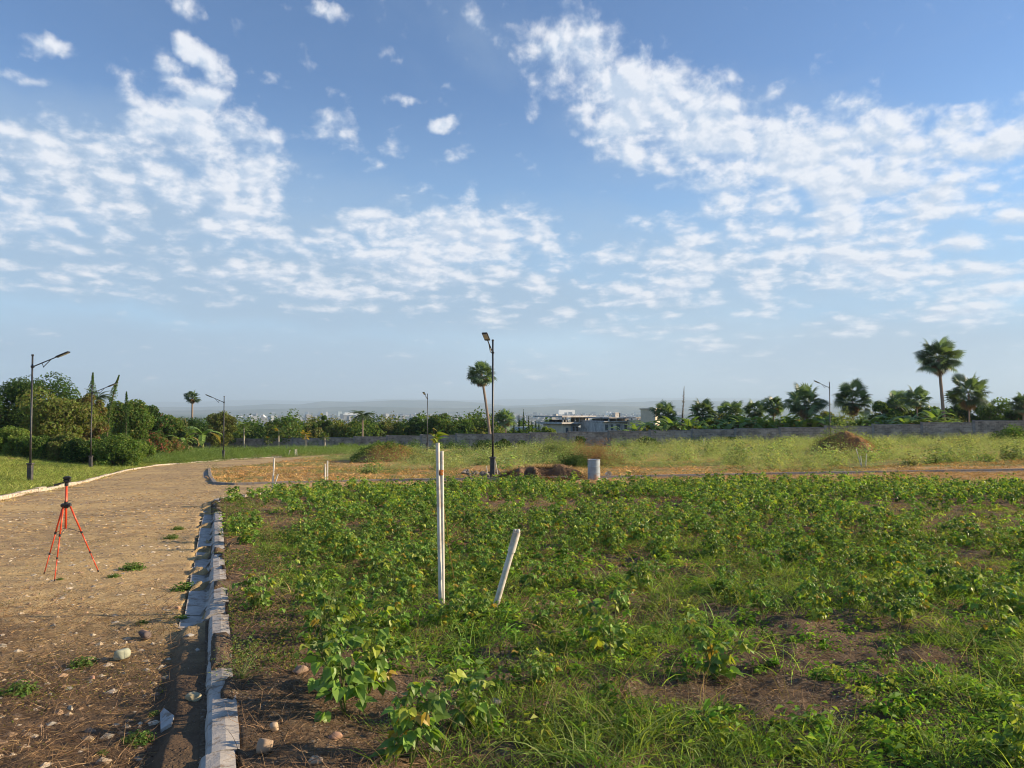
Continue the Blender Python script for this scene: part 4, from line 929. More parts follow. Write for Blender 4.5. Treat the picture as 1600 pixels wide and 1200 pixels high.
# ---------------------------------------------------------------- the two houses beyond the wall
CON = paint('raw_concrete', (.50, .48, .45), .9, 0, .2, 1.2, .2, (.15, .13, .11), .5); CREAM = paint('cream_wall', (.70, .58, .43), .85, 0, .08, 1.5); BLUEW = paint('pale_blue_wall', (.34, .42, .52), .85, 0, .1, 1.5); DARKG = paint('dark_glass', (.10, .12, .13), .2, 0, .1, 3, .6)
HC = [Vector((0, 0, 0))]
def house(label, px, d, rz=0.0):
    HC[0] = at(px, d); return thing('house', label, 'house', HC[0], rz)
def part(r, name, m, x0, x1, y0, y1, d, dep, bev=.02):
    xa, xb = (x0 - 800) / F * d, (x1 - 800) / F * d; za, zb = zpix(y0, d), zpix(y1, d)
    g = Geo(); V, Q = boxa(((xa + xb) / 2 - HC[0].x, d + dep / 2 - HC[0].y, (za + zb) / 2 - HC[0].z), (xb - xa, dep, zb - za), 0, bev); g.add(V, Q); return g.build(name, m, r)
r = house('unfinished two storey concrete house with a flat roof on thin columns', 900, 148, rad(36))
part(r, 'lower_storey', CREAM, 873, 889, 700, 662.6, 148, 6); part(r, 'lower_wall', BLUEW, 889.3, 919, 700, 662.6, 149, 5); part(r, 'side_wall', CON, 919.3, 934, 700, 661, 149.5, 5)
part(r, 'floor_slab', CON, 866, 922, 662.3, 659.6, 147.2, 8); rf = part(r, 'roof', CON, 864, 934, 652.0, 649.6, 146.8, 9)
part(r, 'upper_wall', CON, 922.5, 934, 659.4, 652.2, 149, 4); part(r, 'upper_wall', PILM, 880, 916, 659.4, 655.5, 153.5, .3)
for x_ in (871, 877, 896, 904, 915, 921): part(r, 'column', CON, x_, x_ + 1.3, 659.5, 652.1, 147.6, .3); 
for x_, w_ in ((892, 3), (899, 4), (907, 3.5)): wn = part(r, 'window', DARKG, x_, x_ + w_, 674, 667, 148.96, .06, .01); 
part(r, 'doorway', DARKG, 879, 884, 690, 668, 147.96, .05, .01); part(r, 'tank', PVC, 872.5, 875, 649.4, 646.6, 150, 1)
for i in range(7): part(r, 'rebar', BLK, 874 + i * 8.3, 874.35 + i * 8.3, 649.5, 646.9 + (i % 3) * .6, 147.4 + i % 2, .06, 0)
r = house('grey and cream house with a square tower at its right end', 985, 142, rad(22))
part(r, 'lower_storey', CON, 936, 1000, 700, 659.6, 142, 9); part(r, 'roof', CON, 943, 1001, 653.8, 651.8, 141, 10); part(r, 'floor_slab', CON, 936, 1001, 659.4, 657.6, 141.4, 10)
part(r, 'upper_wall', PILM, 950, 996, 657.4, 654, 146, 4)
for x_ in (945, 958, 972, 986, 997): part(r, 'column', CON, x_, x_ + 1.4, 657.5, 653.9, 141.6, .3)
part(r, 'side_wall', CREAM, 981, 1026, 700, 656, 139, 2.8); 
def tower():
    d = 137; xa, xb = (996 - 800) / F * d, (1024 - 800) / F * d; g = Geo(); V, Q = boxa(((xa + xb) / 2 - HC[0].x, d + 1.5 - HC[0].y, (zpix(700, d) + zpix(640, d)) / 2 - HC[0].z), (2.8, 2.8, zpix(640, d) - zpix(700, d)), rad(40), .02); g.add(V, Q); t = g.build('tower', CREAM, r)
    g = Geo(); V, Q = boxa(((xa + xb) / 2 - HC[0].x, d + 1.5 - HC[0].y, zpix(639, d) - HC[0].z), (3.1, 3.1, .25), rad(40), .02); g.add(V, Q); g.build('cornice', CREAM, t)
tower()
part(r, 'roof_box', PVC, 961.5, 968, 651.6, 644.5, 143, 1.2); part(r, 'roof_tank', DARKG, 968.5, 970.5, 651.6, 645, 143, .5)
for x_, w_ in ((940, 5), (950, 4), (960, 6), (974, 5)): part(r, 'window', DARKG, x_, x_ + w_, 672, 663, 141.95, .06, .01)
part(house('low white roofed shed behind the thin cypresses', 836, 150, rad(20)), 'body', paint('white_sheet', (.55, .58, .60), .6), 822, 852, 690, 667.5, 152, 5)

# ---------------------------------------------------------------- the valley: hills, city
HILLM = mat('wooded_hills', lambda t: principled(t, t.mix(t.ramp(t.noise(geopos(t), .0016, 8, .65), .35, .65), (.035, .055, .022), (.13, .13, .07)), .95, .1))
def hills(dist, top, seed, span=1.25, depth=2500, lo=-46):
    """a chain of hills; top: (px, py) points of its skyline in the photograph"""
    na_, nd = 420, 26; px = np.linspace(-450, 2050, na_); h = np.interp(px, [p[0] for p in top], [zpix(p[1], dist) for p in top]); V = []
    for j in range(nd):
        q = (j / (nd - 1) - .5) * 2; dd = dist + q * depth; x = (px - 800) / F * dist * (1 + .15 * q)
        hh = lo + (h - lo) * (np.cos(q * math.pi / 2) ** .9 if abs(q) < 1 else 0) * (1 + .28 * fbm(x, dd + 0 * x, 1100, 5, seed, .55) * (abs(q) > .05))
        V.append(np.stack([x, dd + 0 * x, np.maximum(hh + 10 * fbm(x, dd + 0 * x, 260, 4, seed + 5), lo - 4)], 1))
    V = np.concatenate(V); i = np.arange(nd * na_).reshape(nd, na_); Q = np.stack([i[:-1, :-1], i[:-1, 1:], i[1:, 1:], i[1:, :-1]], -1).reshape(-1, 4)
    g = Geo(); g.add(V, Q); return tag(g.build('hills', HILLM, smooth=True), kind='structure')
hills(9500, [(-400, 640), (300, 641), (380, 640), (500, 637), (560, 635), (640, 637), (760, 638), (830, 637), (900, 634), (960, 635), (1020, 636), (1100, 640), (1300, 637), (1500, 639), (2000, 640)], 4, depth=1800)
hills(13500, [(-400, 634), (300, 636), (370, 634), (430, 631), (470, 632), (505, 627), (560, 628), (620, 626), (700, 626.5), (750, 629), (790, 634), (850, 632), (900, 629), (945, 627.5), (1000, 628), (1050, 625), (1100, 626), (1200, 630), (1400, 629), (1600, 632), (2000, 634)], 9, depth=2600)
hills(24000, [(-400, 627), (100, 629), (300, 628), (400, 625), (520, 627), (640, 623), (760, 626), (860, 623), (930, 626), (1010, 622), (1120, 622), (1250, 626), (1400, 623), (1500, 628), (1700, 628), (2000, 629)], 17, depth=5000)
# the city: a mass of small pale blocks on the valley floor and the nearest slopes
rg = np.random.default_rng(21); n = 8000
d = 2300 * (9200 / 2300) ** rg.random(n) ** .8; px = rg.uniform(330, 1560, n)
dn = fbm(px, d * .25, 120, 3, 31) + .30 * np.exp(-((px - 900) / 170) ** 2) + .24 * np.exp(-((px - 650) / 130) ** 2) + .1 * np.exp(-((px - 450) / 90) ** 2) - .12 * (px > 1080)
kp = dn > .03 + .16 * rg.random(n); d, px = d[kp], px[kp]; n = len(d); x = (px - 800) / F * d; z = hb(x, d)
s = (d / 3200) ** .5; w_, dp, hh = rg.uniform(6, 26, n) * s, rg.uniform(8, 20, n), rg.uniform(4, 10, n) + (rg.random(n) < .05) * rg.uniform(6, 22, n)
cv = rg.choice(5, n, p=[.30, .25, .2, .15, .1]); pal = np.array([(.30, .32, .34), (.20, .21, .22), (.16, .15, .14), (.11, .12, .12), (.26, .25, .23)])
Vb, Qb = boxa((0, 0, .5), (1, 1, 1)); Vb = np.array(Vb); rz = rg.uniform(-.8, .8, n); P = Vb[None] * np.stack([w_, dp, hh], 1)[:, None]
X = P[..., 0] * np.cos(rz)[:, None] - P[..., 1] * np.sin(rz)[:, None] + x[:, None]; Y = P[..., 0] * np.sin(rz)[:, None] + P[..., 1] * np.cos(rz)[:, None] + d[:, None]
g = Geo(); g.add(np.stack([X, Y, P[..., 2] + z[:, None] - 1], -1), (np.array(Qb)[None] + (np.arange(n) * 8)[:, None, None]), col=np.repeat(pal[cv], 8, axis=0))
CITYM = vcol('city_walls', .9, .1, .02, .1, 0, .01)
tag(g.build('city', CITYM), 'pale mass of the distant city in the valley', 'city', kind='stuff')
g = Geo(); n = 5200; d = 500 * (9000 / 500) ** rg.random(n); px = rg.uniform(-100, 1700, n); x = (px - 800) / F * d; V, T, cc = leafcards(np.stack([x, d, hb(x, d) + 3], 1), rg.normal(size=(n, 3)) + (0, -.5, 1), 9 * (d / 900) ** .45, rg, .9, (.035, .055, .022), .25)
g.add(V, T=T, col=cc)
def tow(name, label, px, base, top, w_, d, colr, cat='tower block'):
    g = Geo(); za, zb = zpix(base, d) - 20, zpix(top, d); V, Q = boxa(((px - 800) / F * d, d, (za + zb) / 2), (w_ / F * d, 14, zb - za), .5); g.add(V, Q, col=colr); return tag(g.build(name, CITYM), label, cat, 'tall white buildings in the distant city')
tow('tower_block', 'distant white tower standing highest above the middle of the city', 510.5, 655, 643.5, 3.6, 5200, (.50, .51, .51)); tow('tower_block', 'distant glassy grey tower right of the highest white one', 531, 655, 643, 6, 5200, (.38, .45, .45))
tow('tower_block', 'small far white tower left of the white triangular building', 392, 655, 649, 5, 4800, (.75, .75, .75)); tow('tower_block', 'far white tower at the left end of the city', 376, 655, 650, 6, 4800, (.7, .72, .74))
tow('warehouse', 'long low white roofed building on the near slope of the city', 551, 650, 644.5, 26, 6500, (.75, .75, .72), 'warehouse'); tow('warehouse', 'long white building above the unfinished house', 885, 645, 640.4, 30, 7200, (.78, .77, .74), 'warehouse')
tow('tower_block', 'group of pale flats above the second house, first of three', 948, 650, 643, 3, 6000, (.7, .7, .68)); tow('tower_block', 'pale flats above the second house, middle one', 953, 650, 643.4, 3, 6000, (.7, .7, .68)); tow('tower_block', 'pale flats above the second house, last one', 958, 650, 643.8, 3, 6000, (.7, .7, .68))
g = Geo(); dd = 4600; px0 = 408; z0, z1 = zpix(656, dd) - 10, zpix(648, dd); xa, xb = (399 - 800) / F * dd, (418 - 800) / F * dd; xm = (408 - 800) / F * dd
g.add([(xa, dd, z0), (xb, dd, z0), (xb, dd + 70, z0), (xa, dd + 70, z0), (xm - 5, dd + 20, z1), (xm + 5, dd + 20, z1), (xm + 5, dd + 45, z1), (xm - 5, dd + 45, z1)], [(0, 1, 5, 4), (1, 2, 6, 5), (2, 3, 7, 6), (3, 0, 4, 7), (4, 5, 6, 7)], col=(.8, .78, .74)); tag(g.build('arena', CITYM), 'white building with sloping sides like a cut off pyramid, far left in the city', 'building')
# woods between the wall and the city: one mass of crowns
rg = np.random.default_rng(33); g = Geo()
def wood(n, d0, d1, hmin, hmax, leaf, per, pxr, seed):
    rg = np.random.default_rng(seed); d = d0 * (d1 / d0) ** rg.random(n); px = rg.uniform(*pxr, n); x = (px - 800) / F * d; z = hb(x, d)
    h = rg.uniform(hmin, hmax, n); k = np.repeat(np.arange(n), per); m = len(k); q = unit(rg.normal(size=(m, 3))); q[:, 2] = abs(q[:, 2]) * 1.0
    R = h * .55; P = np.stack([x[k], d[k], z[k] + h[k] * .30], 1) + q * np.stack([R[k], R[k], h[k] * .70], 1) * rg.uniform(.6, 1.05, (m, 1)) * (1 + .25 * np.sin(k[:, None] + q[:, :1] * 5))
    c = np.array([GREENS['dark'], GREENS['mid'], GREENS['olive'], GREENS['mid']])[rg.integers(0, 4, n)][k]
    V, T, cc = leafcards(P, q + rg.normal(size=q.shape) * .4, leaf * rg.uniform(.7, 1.4, m), rg, .7, c * .9, .18); g.add(V, T=T, col=cc)
wood(180, 120, 165, 3.8, 6.0, .42, 420, (250, 780), 1); wood(14, 116, 140, 2.0, 3.0, .42, 400, (780, 862), 2); wood(60, 118, 170, 2.2, 3.6, .42, 400, (1030, 1640), 12); wood(130, 180, 420, 5, 8, 1.0, 200, (-50, 1650), 3); wood(1200, 420, 4200, 7, 11, 3.2, 26, (-100, 1700), 4); wood(60, 95, 130, 3.5, 6, .38, 420, (-120, 240), 5); wood(60, 103, 122, 2.6, 4.2, .34, 420, (1040, 1640), 7)
tag(g.build('woods', LEAF), 'mass of trees running down into the valley', 'woods', kind='stuff')

# ---------------------------------------------------------------- haze
g = Geo(); V, Q = boxa((0, 14000, 170), (110000, 90000, 480)); g.add(V, Q)
def haze_f(name):
    m = bpy.data.materials.new(name); m.use_nodes = True; t = NT(m.node_tree); t.n.clear(); v = t.add('ShaderNodeVolumePrincipled')
    v.inputs['Color'].default_value = (.60, .80, 1.0, 1); v.inputs['Density'].default_value = 1.1e-4; v.inputs['Anisotropy'].default_value = .1
    t.l.new(v.outputs[0], t.add('ShaderNodeOutputMaterial').inputs[1]); return m
tag(g.build('haze', haze_f('thin_haze')), 'thin pale haze over the valley', 'haze', kind='stuff')

# ---------------------------------------------------------------- what grows and lies on the ground
def spots(n, d0, d1, px0, px1, p, rng):
    """n random points of the land between d0 and d1 metres out; p = 1 spreads them evenly over the ground, less crowds them near"""
    u = rng.random(n); d = (d0 ** (p + 1) + u * (d1 ** (p + 1) - d0 ** (p + 1))) ** (1 / (p + 1)) if abs(p + 1) > 1e-6 else d0 * (d1 / d0) ** u
    return (rng.uniform(px0, px1, n) - 800) / F * d, d
def onland(x, y, dz=0.0): return np.stack([x, y, gz(x, y) + dz], 1)
def kerbclear(x, y):
    s, t = gut(x, y); return ~((t < GL) & (t > 0) & (s > -.22) & (s < .18))
rc = np.random.default_rng(101)
def beanplant(seed, H, nl, leaf, hi=True):
    """a young bean bush: forked stems and leaves of three heart shaped leaflets"""
    rng = np.random.default_rng(seed); st = Geo(); lf = Geo(); nodes = []
    for b in range(rng.integers(3, 6)):
        a = rng.uniform(0, 6.28); sp_ = rng.uniform(.1, .5) * H; hh = H * rng.uniform(.6, 1.0); pts = [np.array([0, 0, -.03]), np.array([math.cos(a) * sp_ * .35, math.sin(a) * sp_ * .35, hh * .45]), np.array([math.cos(a) * sp_, math.sin(a) * sp_, hh])]
        V, Q, T = tube(pts, [.005, .004, .002], 5, False)
        if hi: st.add(V, Q, T, (.16, .20, .06))
        for t in np.linspace(.25, 1, 6): nodes.append((pts[1] if t < .5 else pts[2]) * (t if t < .5 else 1) * (1 if t >= .5 else 1) if False else (pts[0] * (1 - t) ** 2 + 2 * pts[1] * t * (1 - t) + pts[2] * t * t))
    for i in range(nl):
        p = nodes[rng.integers(0, len(nodes))]; a = rng.uniform(0, 6.28); el = rng.uniform(.05, .9); L = rng.uniform(.05, .13) * H / .4
        q = p + L * np.array([math.cos(a) * math.cos(el), math.sin(a) * math.cos(el), math.sin(el)]); q[2] = max(q[2], .02)
        if hi: V, Q, T = tube([p, q], [.0018, .0015], 3, False); st.add(V, Q, T, (.18, .24, .07))
        sz = leaf * rng.uniform(.55, 1.25) * (1.1 - .45 * min(1, p[2] / H)); c = np.array((.145, .25, .045)) * rng.uniform(.5, 1.6)
        if rng.random() < .18: c = np.array((.34, .40, .06)) * rng.uniform(.7, 1.2)
        if rng.random() < .025: c = np.array((.42, .30, .05))
        for k in (-1, 0, 1):
            aa = a + k * 1.25; droop = rng.uniform(-.1, .9) + .2 * abs(k); f = np.array([math.cos(aa) * math.cos(droop), math.sin(aa) * math.cos(droop), -math.sin(droop)])
            sd_ = np.cross(f, (0, 0, 1)); sd_ /= np.linalg.norm(sd_) + 1e-9; up = np.cross(sd_, f); roll = rng.normal() * .35; sd_, up = sd_ * math.cos(roll) + up * math.sin(roll), up * math.cos(roll) - sd_ * math.sin(roll)
            s = sz * (1.1 if k == 0 else .9); P = lambda y, x, z: q + s * (f * (y + .12) + sd_ * x + up * z)
            cu = rng.uniform(.05, .16)
            V = [P(0, 0, 0), P(.45, 0, -.02), P(1.0, 0, -.16), P(-.04, -.26, cu), P(.18, -.43, cu * 1.3), P(.55, -.33, cu * .7), P(-.04, .26, cu), P(.18, .43, cu * 1.3), P(.55, .33, cu * .7)]
            if hi: lf.add(V, [(0, 1, 5, 4), (0, 7, 8, 1)], [(0, 4, 3), (1, 2, 5), (0, 6, 7), (1, 8, 2)], c * rng.uniform(.9, 1.1))
            else: lf.add([V[0], V[4], V[2], V[7]], T=[(0, 2, 1), (0, 3, 2)], col=c * rng.uniform(.85, 1.15))
    return st, lf
BEANF = [beanplant(200 + i, .40, int(44 + 3 * i), .058 + .003 * (i % 4)) for i in range(9)]
BEAN = [(a.mesh('stem', LEAF), b.mesh('foliage', LEAFG)) for a, b in BEANF]
GB = 'bean plants of the crop field'
def bean(p, sc, k, rz, label, parts=True, group=GB):
    if parts:
        r = thing('bean_plant', label, 'bean plant', p, rz, group)
        for me, nm in zip(BEAN[k % 9], ('stem', 'foliage')): o = bpy.data.objects.new(nm, me); C.objects.link(o); o.parent = r
    else: r = tag(bpy.data.objects.new('bean_plant', BEAN[k % 9][1]), label, 'bean plant', group); C.objects.link(r); r.location = p; r.rotation_euler = (0, 0, rz)
    r.scale = (sc, sc, sc); return r
NEAR = [ # (px, foot py, scale, label)
 (540, 1118, 1.25, 'largest bean plant near the bottom, at the left edge of the crop by the kerb'), (575, 1085, 1.15, 'bean plant growing into the largest one from behind'), (512, 1070, 1.0, 'bean plant on the left flank of the largest one'),
 (640, 1198, 1.0, 'bean plant closest to the camera, at the bottom of the photo left of centre'), (735, 1140, .95, 'round bean plant with dark lower leaves right of the closest one'), (508, 1010, 1.15, 'tall bean plant beside the kerb, behind the largest one'),
 (1117, 1062, .95, 'bean plant standing alone at the edge of the bare brown soil patch'), (955, 1030, 1.05, 'leafy bean plant in tall grass right of the leaning pipe'), (842, 1078, .62, 'small wilting bean plant with brown curled leaves'), (1385, 1040, .55, 'small bean plant with one bright yellow leaf'),
 (1570, 1008, 1.05, 'dark bean plant at the right edge of the photo'), (1478, 935, 1.0, 'bean plant with pale upturned leaves near the right edge'), (1275, 885, .9, 'bean plant with a few yellow green leaves right of the leaning pipe top'), (1132, 928, .85, 'bean plant half sunk in grass above the bare soil patch'),
 (1000, 925, .95, 'bean plant two metres behind the leafy one in tall grass'), (700, 985, .7, 'low bean plant at the foot of the tall pipe pair'), (610, 985, .8, 'bean plant left of the foot of the tall pipe pair'), (850, 985, .7, 'low bean plant just right of the leaning pipe foot'), (1210, 958, .6, 'small bean plant beside a grass clump right of the soil patch'), (1590, 1188, .75, 'bean plant cut off by the bottom right corner')]
rb = np.random.default_rng(77); taken = []
for i, (px, py, sc, lb) in enumerate(NEAR):
    p = gnd(px, py); bean(p, sc * 1.03, i, i * 1.7, lb, True, None); taken.append((p.x, p.y))
# rows run with the gutter; gaps where the seed failed
dv = (GU[1] - GU[0]) / GL; nv = np.array([dv[1], -dv[0]]); cand = []
for i in range(62):
    s = .55 + i * .62; t = -4.0
    while t < 60:
        t += rb.uniform(.26, .62); x, y = GU[0] + nv * (s + rb.normal() * .12) + dv * t
        if y < 3.4 or abs(x / y) > .80: continue
        cand.append((x, y))
cand = np.array(cand); cand = cand[inside(cand[:, 0], cand[:, 1], FIELD)]; dE, _ = seg_dist(cand[:, 0], cand[:, 1], CE); cand = cand[dE > .45]
u_ = cand[:, 0] / cand[:, 1] * F + 800; gate = fbm(cand[:, 0], cand[:, 1] * .6, 2.4, 3, 91) * 1.7 + rb.random(len(cand)) * .36 + np.where(cand[:, 1] < 6.5, -.60, np.where(cand[:, 1] < 10, -.18, -.12)) + .0 * (cand[:, 1] > 14)
gate = gate - .5 * ((u_ < 460) & (cand[:, 1] > 7)) * (cand[:, 1] < 12)
cand = cand[gate > 0]; cand = cand[np.array([min((a - b) ** 2 + (c - d) ** 2 for b, d in taken) > .09 for a, c in cand])]
cand = cand[np.argsort(np.hypot(cand[:, 0], cand[:, 1]) + 4 * np.maximum(0, np.abs(cand[:, 0] / cand[:, 1]) - .68) * 100)]
def beanlabel(x, y):
    u = x / y * F + 800; s, t = gut(x, y)
    a = 'close to the concrete kerb' if s < 1.6 else 'left of the tall pipe pair' if u < 670 else 'between the two pipe stakes' if u < 790 else 'just right of the leaning pipe' if u < 950 else 'right of the field centre' if u < 1200 else 'towards the right side' if u < 1420 else 'near the right edge'
    b = 'in the nearest rows' if y < 7.2 else 'in the rows beside the pipes' if y < 9.5 else 'in the rows just behind the pipes' if y < 12 else 'in the middle rows of the crop'
    return 'green bean plant ' + b + ', ' + a
for i, (x, y) in enumerate(cand[:270]):
    bean((x, y, float(gz(x, y)) - .01), rb.uniform(.55, 1.05), rb.integers(0, 9), rb.uniform(0, 6.28), beanlabel(x, y), True)
rest = cand[270:]; FARB = [beanplant(300 + i, .40, 34, .088, False)[1].arrays() for i in range(5)]
g = Geo(); kk = rb.integers(0, 5, len(rest))
for j in range(5):
    q = rest[kk == j]; n = len(q)
    V, Q, T, c = scatter(FARB[j], onland(q[:, 0], q[:, 1]), rb.uniform(0, 6.28, n), rb.uniform(.65, 1.25, n), rb, cmul=rb.uniform(.75, 1.3, (n, 1)) * np.ones((1, 3))); g.add(V, Q, T, c)
tag(g.build('bean_foliage', LEAFG), 'the many small bean plants farther out in the crop field', 'bean plants', kind='stuff')
print('beans', len(cand))

def grass(name, label, n, d0, d1, pxr, p, L, W, col, mask, seg=3, cvar=.25, tuft=14, spread=.05, up=1.1, bend=(.2, 1.1), matl=None, tip=(.25, .25, .10), kind_='grass', dz=0):
    """tufts of bent blades where mask(x, y, random) holds"""
    rng = np.random.default_rng(abs(hash(name + label)) % 1000 if False else len(label) * 7 + n % 97); m = n // tuft; x, y = spots(m, d0, d1, *pxr, p, rng); k = mask(x, y, rng.random(m)) & kerbclear(x, y); x, y = x[k], y[k]; m = len(x)
    hs = rng.uniform(.45, 1.35, m); ct = np.clip(1 + .34 * rng.normal(size=m), .3, 2); yl = np.clip(rng.normal(.25, .3, m), 0, 1)
    x = np.repeat(x, tuft); y = np.repeat(y, tuft); hs = np.repeat(hs, tuft); ct = np.repeat(ct, tuft); yl = np.repeat(yl, tuft); sc_ = np.maximum(1, y / 9) ** .6; o = rng.normal(size=(len(x), 2)) * spread * (hs * 1)[:, None] * (L[1] / .25)
    P = onland(x + o[:, 0], y + o[:, 1], -.01 + dz); D = unit(np.concatenate([o / (spread * L[1] / .25) * .42 + rng.normal(size=(len(x), 2)) * .25, np.full((len(x), 1), up)], 1))
    c = np.asarray(col)[None] * (1 - yl[:, None]) + np.array(tip)[None] * yl[:, None]; c = c * ct[:, None]
    g = Geo(); V, Q, cc = blades(P, D, rng.uniform(*L, len(x)) * hs, W * rng.uniform(.6, 1.3, len(x)), rng.uniform(*bend, len(x)), seg, rng, np.clip(c, .01, .8), cvar * .6); g.add(V, Q, col=cc)
    return tag(g.build(name, matl or LEAF), label, kind_, kind='stuff')
infield = lambda x, y: inside(x, y, FIELD)
onroad = lambda x, y: inside(x, y, ROAD)
def soilpatch(x, y):      # bare patches of soil in the crop, in metres
    s, t = gut(x, y); v = np.exp(-(((x - 1.45) / .75) ** 2 + ((y - 4.75) / .5) ** 2)) + .9 * np.exp(-(((x - 2.6) / .8) ** 2 + ((y - 5.6) / .25) ** 2)) + np.exp(-((s - .45) / .5) ** 2) * (y < 7.5) + .5 * np.exp(-((s - .3) / .4) ** 2)
    return v + .9 * fbm(x, y, .9, 4, 71, .6)
G1 = (.12, .205, .040)
grass('grass', 'green grass among the crop in the foreground', 180000, 3.3, 13, (-20, 1750), .1, (.06, .25), .0082, G1, lambda x, y, r: infield(x, y) & (fbm(x, y, 1.5, 3, 5) * 1.8 + .52 - soilpatch(x, y) * .95 > r * .8), 3, tuft=16, tip=(.28, .36, .07))
grass('grass', 'taller arching grass clumps in the right foreground', 17000, 3.5, 9, (700, 1700), .1, (.20, .44), .0105, (.14, .26, .042), lambda x, y, r: infield(x, y) & (fbm(x, y, 1.1, 2, 15) - .3 * soilpatch(x, y) + .04 > r * .3), 6, tuft=18, bend=(.5, 1.3))
grass('grass', 'thin straw coloured seed stalks standing in the crop', 7000, 3.5, 16, (420, 1700), .2, (.2, .48), .0032, (.30, .25, .12), lambda x, y, r: infield(x, y) & (fbm(x, y, 1.5, 3, 5) + .2 > r * .6), 4, tuft=6, bend=(.1, .7), tip=(.38, .28, .15))
grass('grass', 'green grass between the bean rows farther out', 110000, 12, 32, (150, 1760), .4, (.10, .28), .015, (.15, .21, .055), lambda x, y, r: infield(x, y) & (fbm(x, y, 2.6, 3, 5) * 1.9 + .36 > r), 2, tuft=14)
grass('dry_grass', 'short orange dry grass along the kerbs and on the side street', 90000, 17, 52, (180, 1760), .2, (.05, .16), .014, (.52, .28, .105), lambda x, y, r: ~infield(x, y) & (onroad(x, y) * (fbm(x, y, 2, 3, 25) + .12 + .55 * sstep(-6, 2, x) - .5 * (x < -7)) + ~onroad(x, y) * (.55 + fbm(x, y, 3.5, 3, 26)) > r * .75) & (seg_dist(x, y, KL, True)[0] < 0), 2, tuft=12, up=.8, tip=(.50, .36, .16), matl=STRAW)
# the waste plot: pale feathery weeds in drifts, orange grass between
def drift(x, y):
    de, _ = seg_dist(x, y, FK); return fbm(x, y * .7, 7, 4, 35) * 1.5 + .62 * sstep(1, 14, de) - .50 + .14 * sstep(0, 30, x)
lot = lambda x, y: ~infield(x, y) & ~onroad(x, y) & (seg_dist(x, y, KL, True)[0] < -1) & (y < np.interp(x, WX, WY) - .4)
grass('dry_grass', 'orange dry grass of the waste plot behind the far kerb', 120000, 24, 100, (250, 1780), .0, (.10, .32), .035, (.52, .29, .11), lambda x, y, r: lot(x, y) & (drift(x, y) < .10 + .2 * r), 2, tuft=12, up=.7, tip=(.46, .36, .17), spread=.12, matl=STRAW)
def feathery(n, per, d0, d1, pxr, p, R, H, leaf, col, mask, name, label, seed, alt=None, wide=1.0):
    rng = np.random.default_rng(seed); x, y = spots(n, d0, d1, *pxr, p, rng); k = mask(x, y, rng.random(n)); x, y = x[k], y[k]; m = len(x); hs = rng.uniform(.5, 1.2, m) * (.7 + .6 * vnoise(x, y, 5, 3)); gx = gz(x, y)
    kk = np.repeat(np.arange(m), per); q = unit(rng.normal(size=(len(kk), 3))); q[:, 2] = abs(q[:, 2]); rr_ = rng.uniform(.25, 1.05, (len(kk), 1))
    P = np.stack([x[kk], y[kk], gx[kk]], 1) + q * rr_ * np.stack([R * hs[kk] * wide, R * hs[kk], H * hs[kk]], 1)
    c = np.asarray(col)[None] * np.clip(1 + .22 * rng.normal(size=(m, 1)) + .5 * fbm(x, y, 4, 3, seed)[:, None], .35, 1.7)[kk]
    if alt is not None: w_ = np.clip(rng.normal(.2, .35, m), 0, 1)[kk][:, None]; c = c * (1 - w_) + np.array(alt) * w_
    D = unit(q * (.8, .8, 1) + rng.normal(size=q.shape) * .35 + (0, 0, .5)); g = Geo(); V, Q, cc = blades(P, D, leaf * rng.uniform(.6, 1.5, len(kk)) * np.maximum(1, (y[kk] / 45)) ** .5, leaf * .13 * np.maximum(1, y[kk] / 45), .4, 1, rng, np.clip(c, .01, .8), .12); g.add(V, Q, col=cc)
    return tag(g.build(name, LEAF), label, 'weeds', kind='stuff')
PALE = (.26, .335, .15)
feathery(5200, 52, 26, 99, (300, 1800), .35, .62, .95, .20, PALE, lambda x, y, r: lot(x, y) & (drift(x, y) > .12 * r - .02), 'weeds', 'drifts of pale feathery green weeds on the waste plot', 51, (.31, .32, .15))
feathery(1300, 48, 26, 99, (300, 1800), .35, .42, .45, .18, (.11, .155, .05), lambda x, y, r: lot(x, y) & (fbm(x, y, 6, 3, 45) > .08), 'weeds', 'darker green weeds scattered through the waste plot', 52)
feathery(2400, 40, 60, 104, (205, 600), .35, .6, .75, .22, (.13, .21, .055), lambda x, y, r: (y < np.interp(x, WX, WY, left=126) - .4) & (seg_dist(x, y, KL, True)[0] > -1.2) | ((y > 76) & (x < -18) & (y < np.interp(x, WX, WY, left=126) - .4)), 'weeds', 'knee high dark green weeds between the left kerb and the wall', 53, (.12, .17, .05))
feathery(300, 44, 17, 27, (1250, 1500), .3, .32, .34, .12, (.16, .20, .07), lambda x, y, r: ~infield(x, y) & (np.hypot((x - float(gnd(1325, 748).x)) / 1.6, (y - float(gnd(1325, 750).y)) / 1.4) < 1 + r * .3), 'weeds', 'low green weeds spilling over the far kerb on the right', 54)
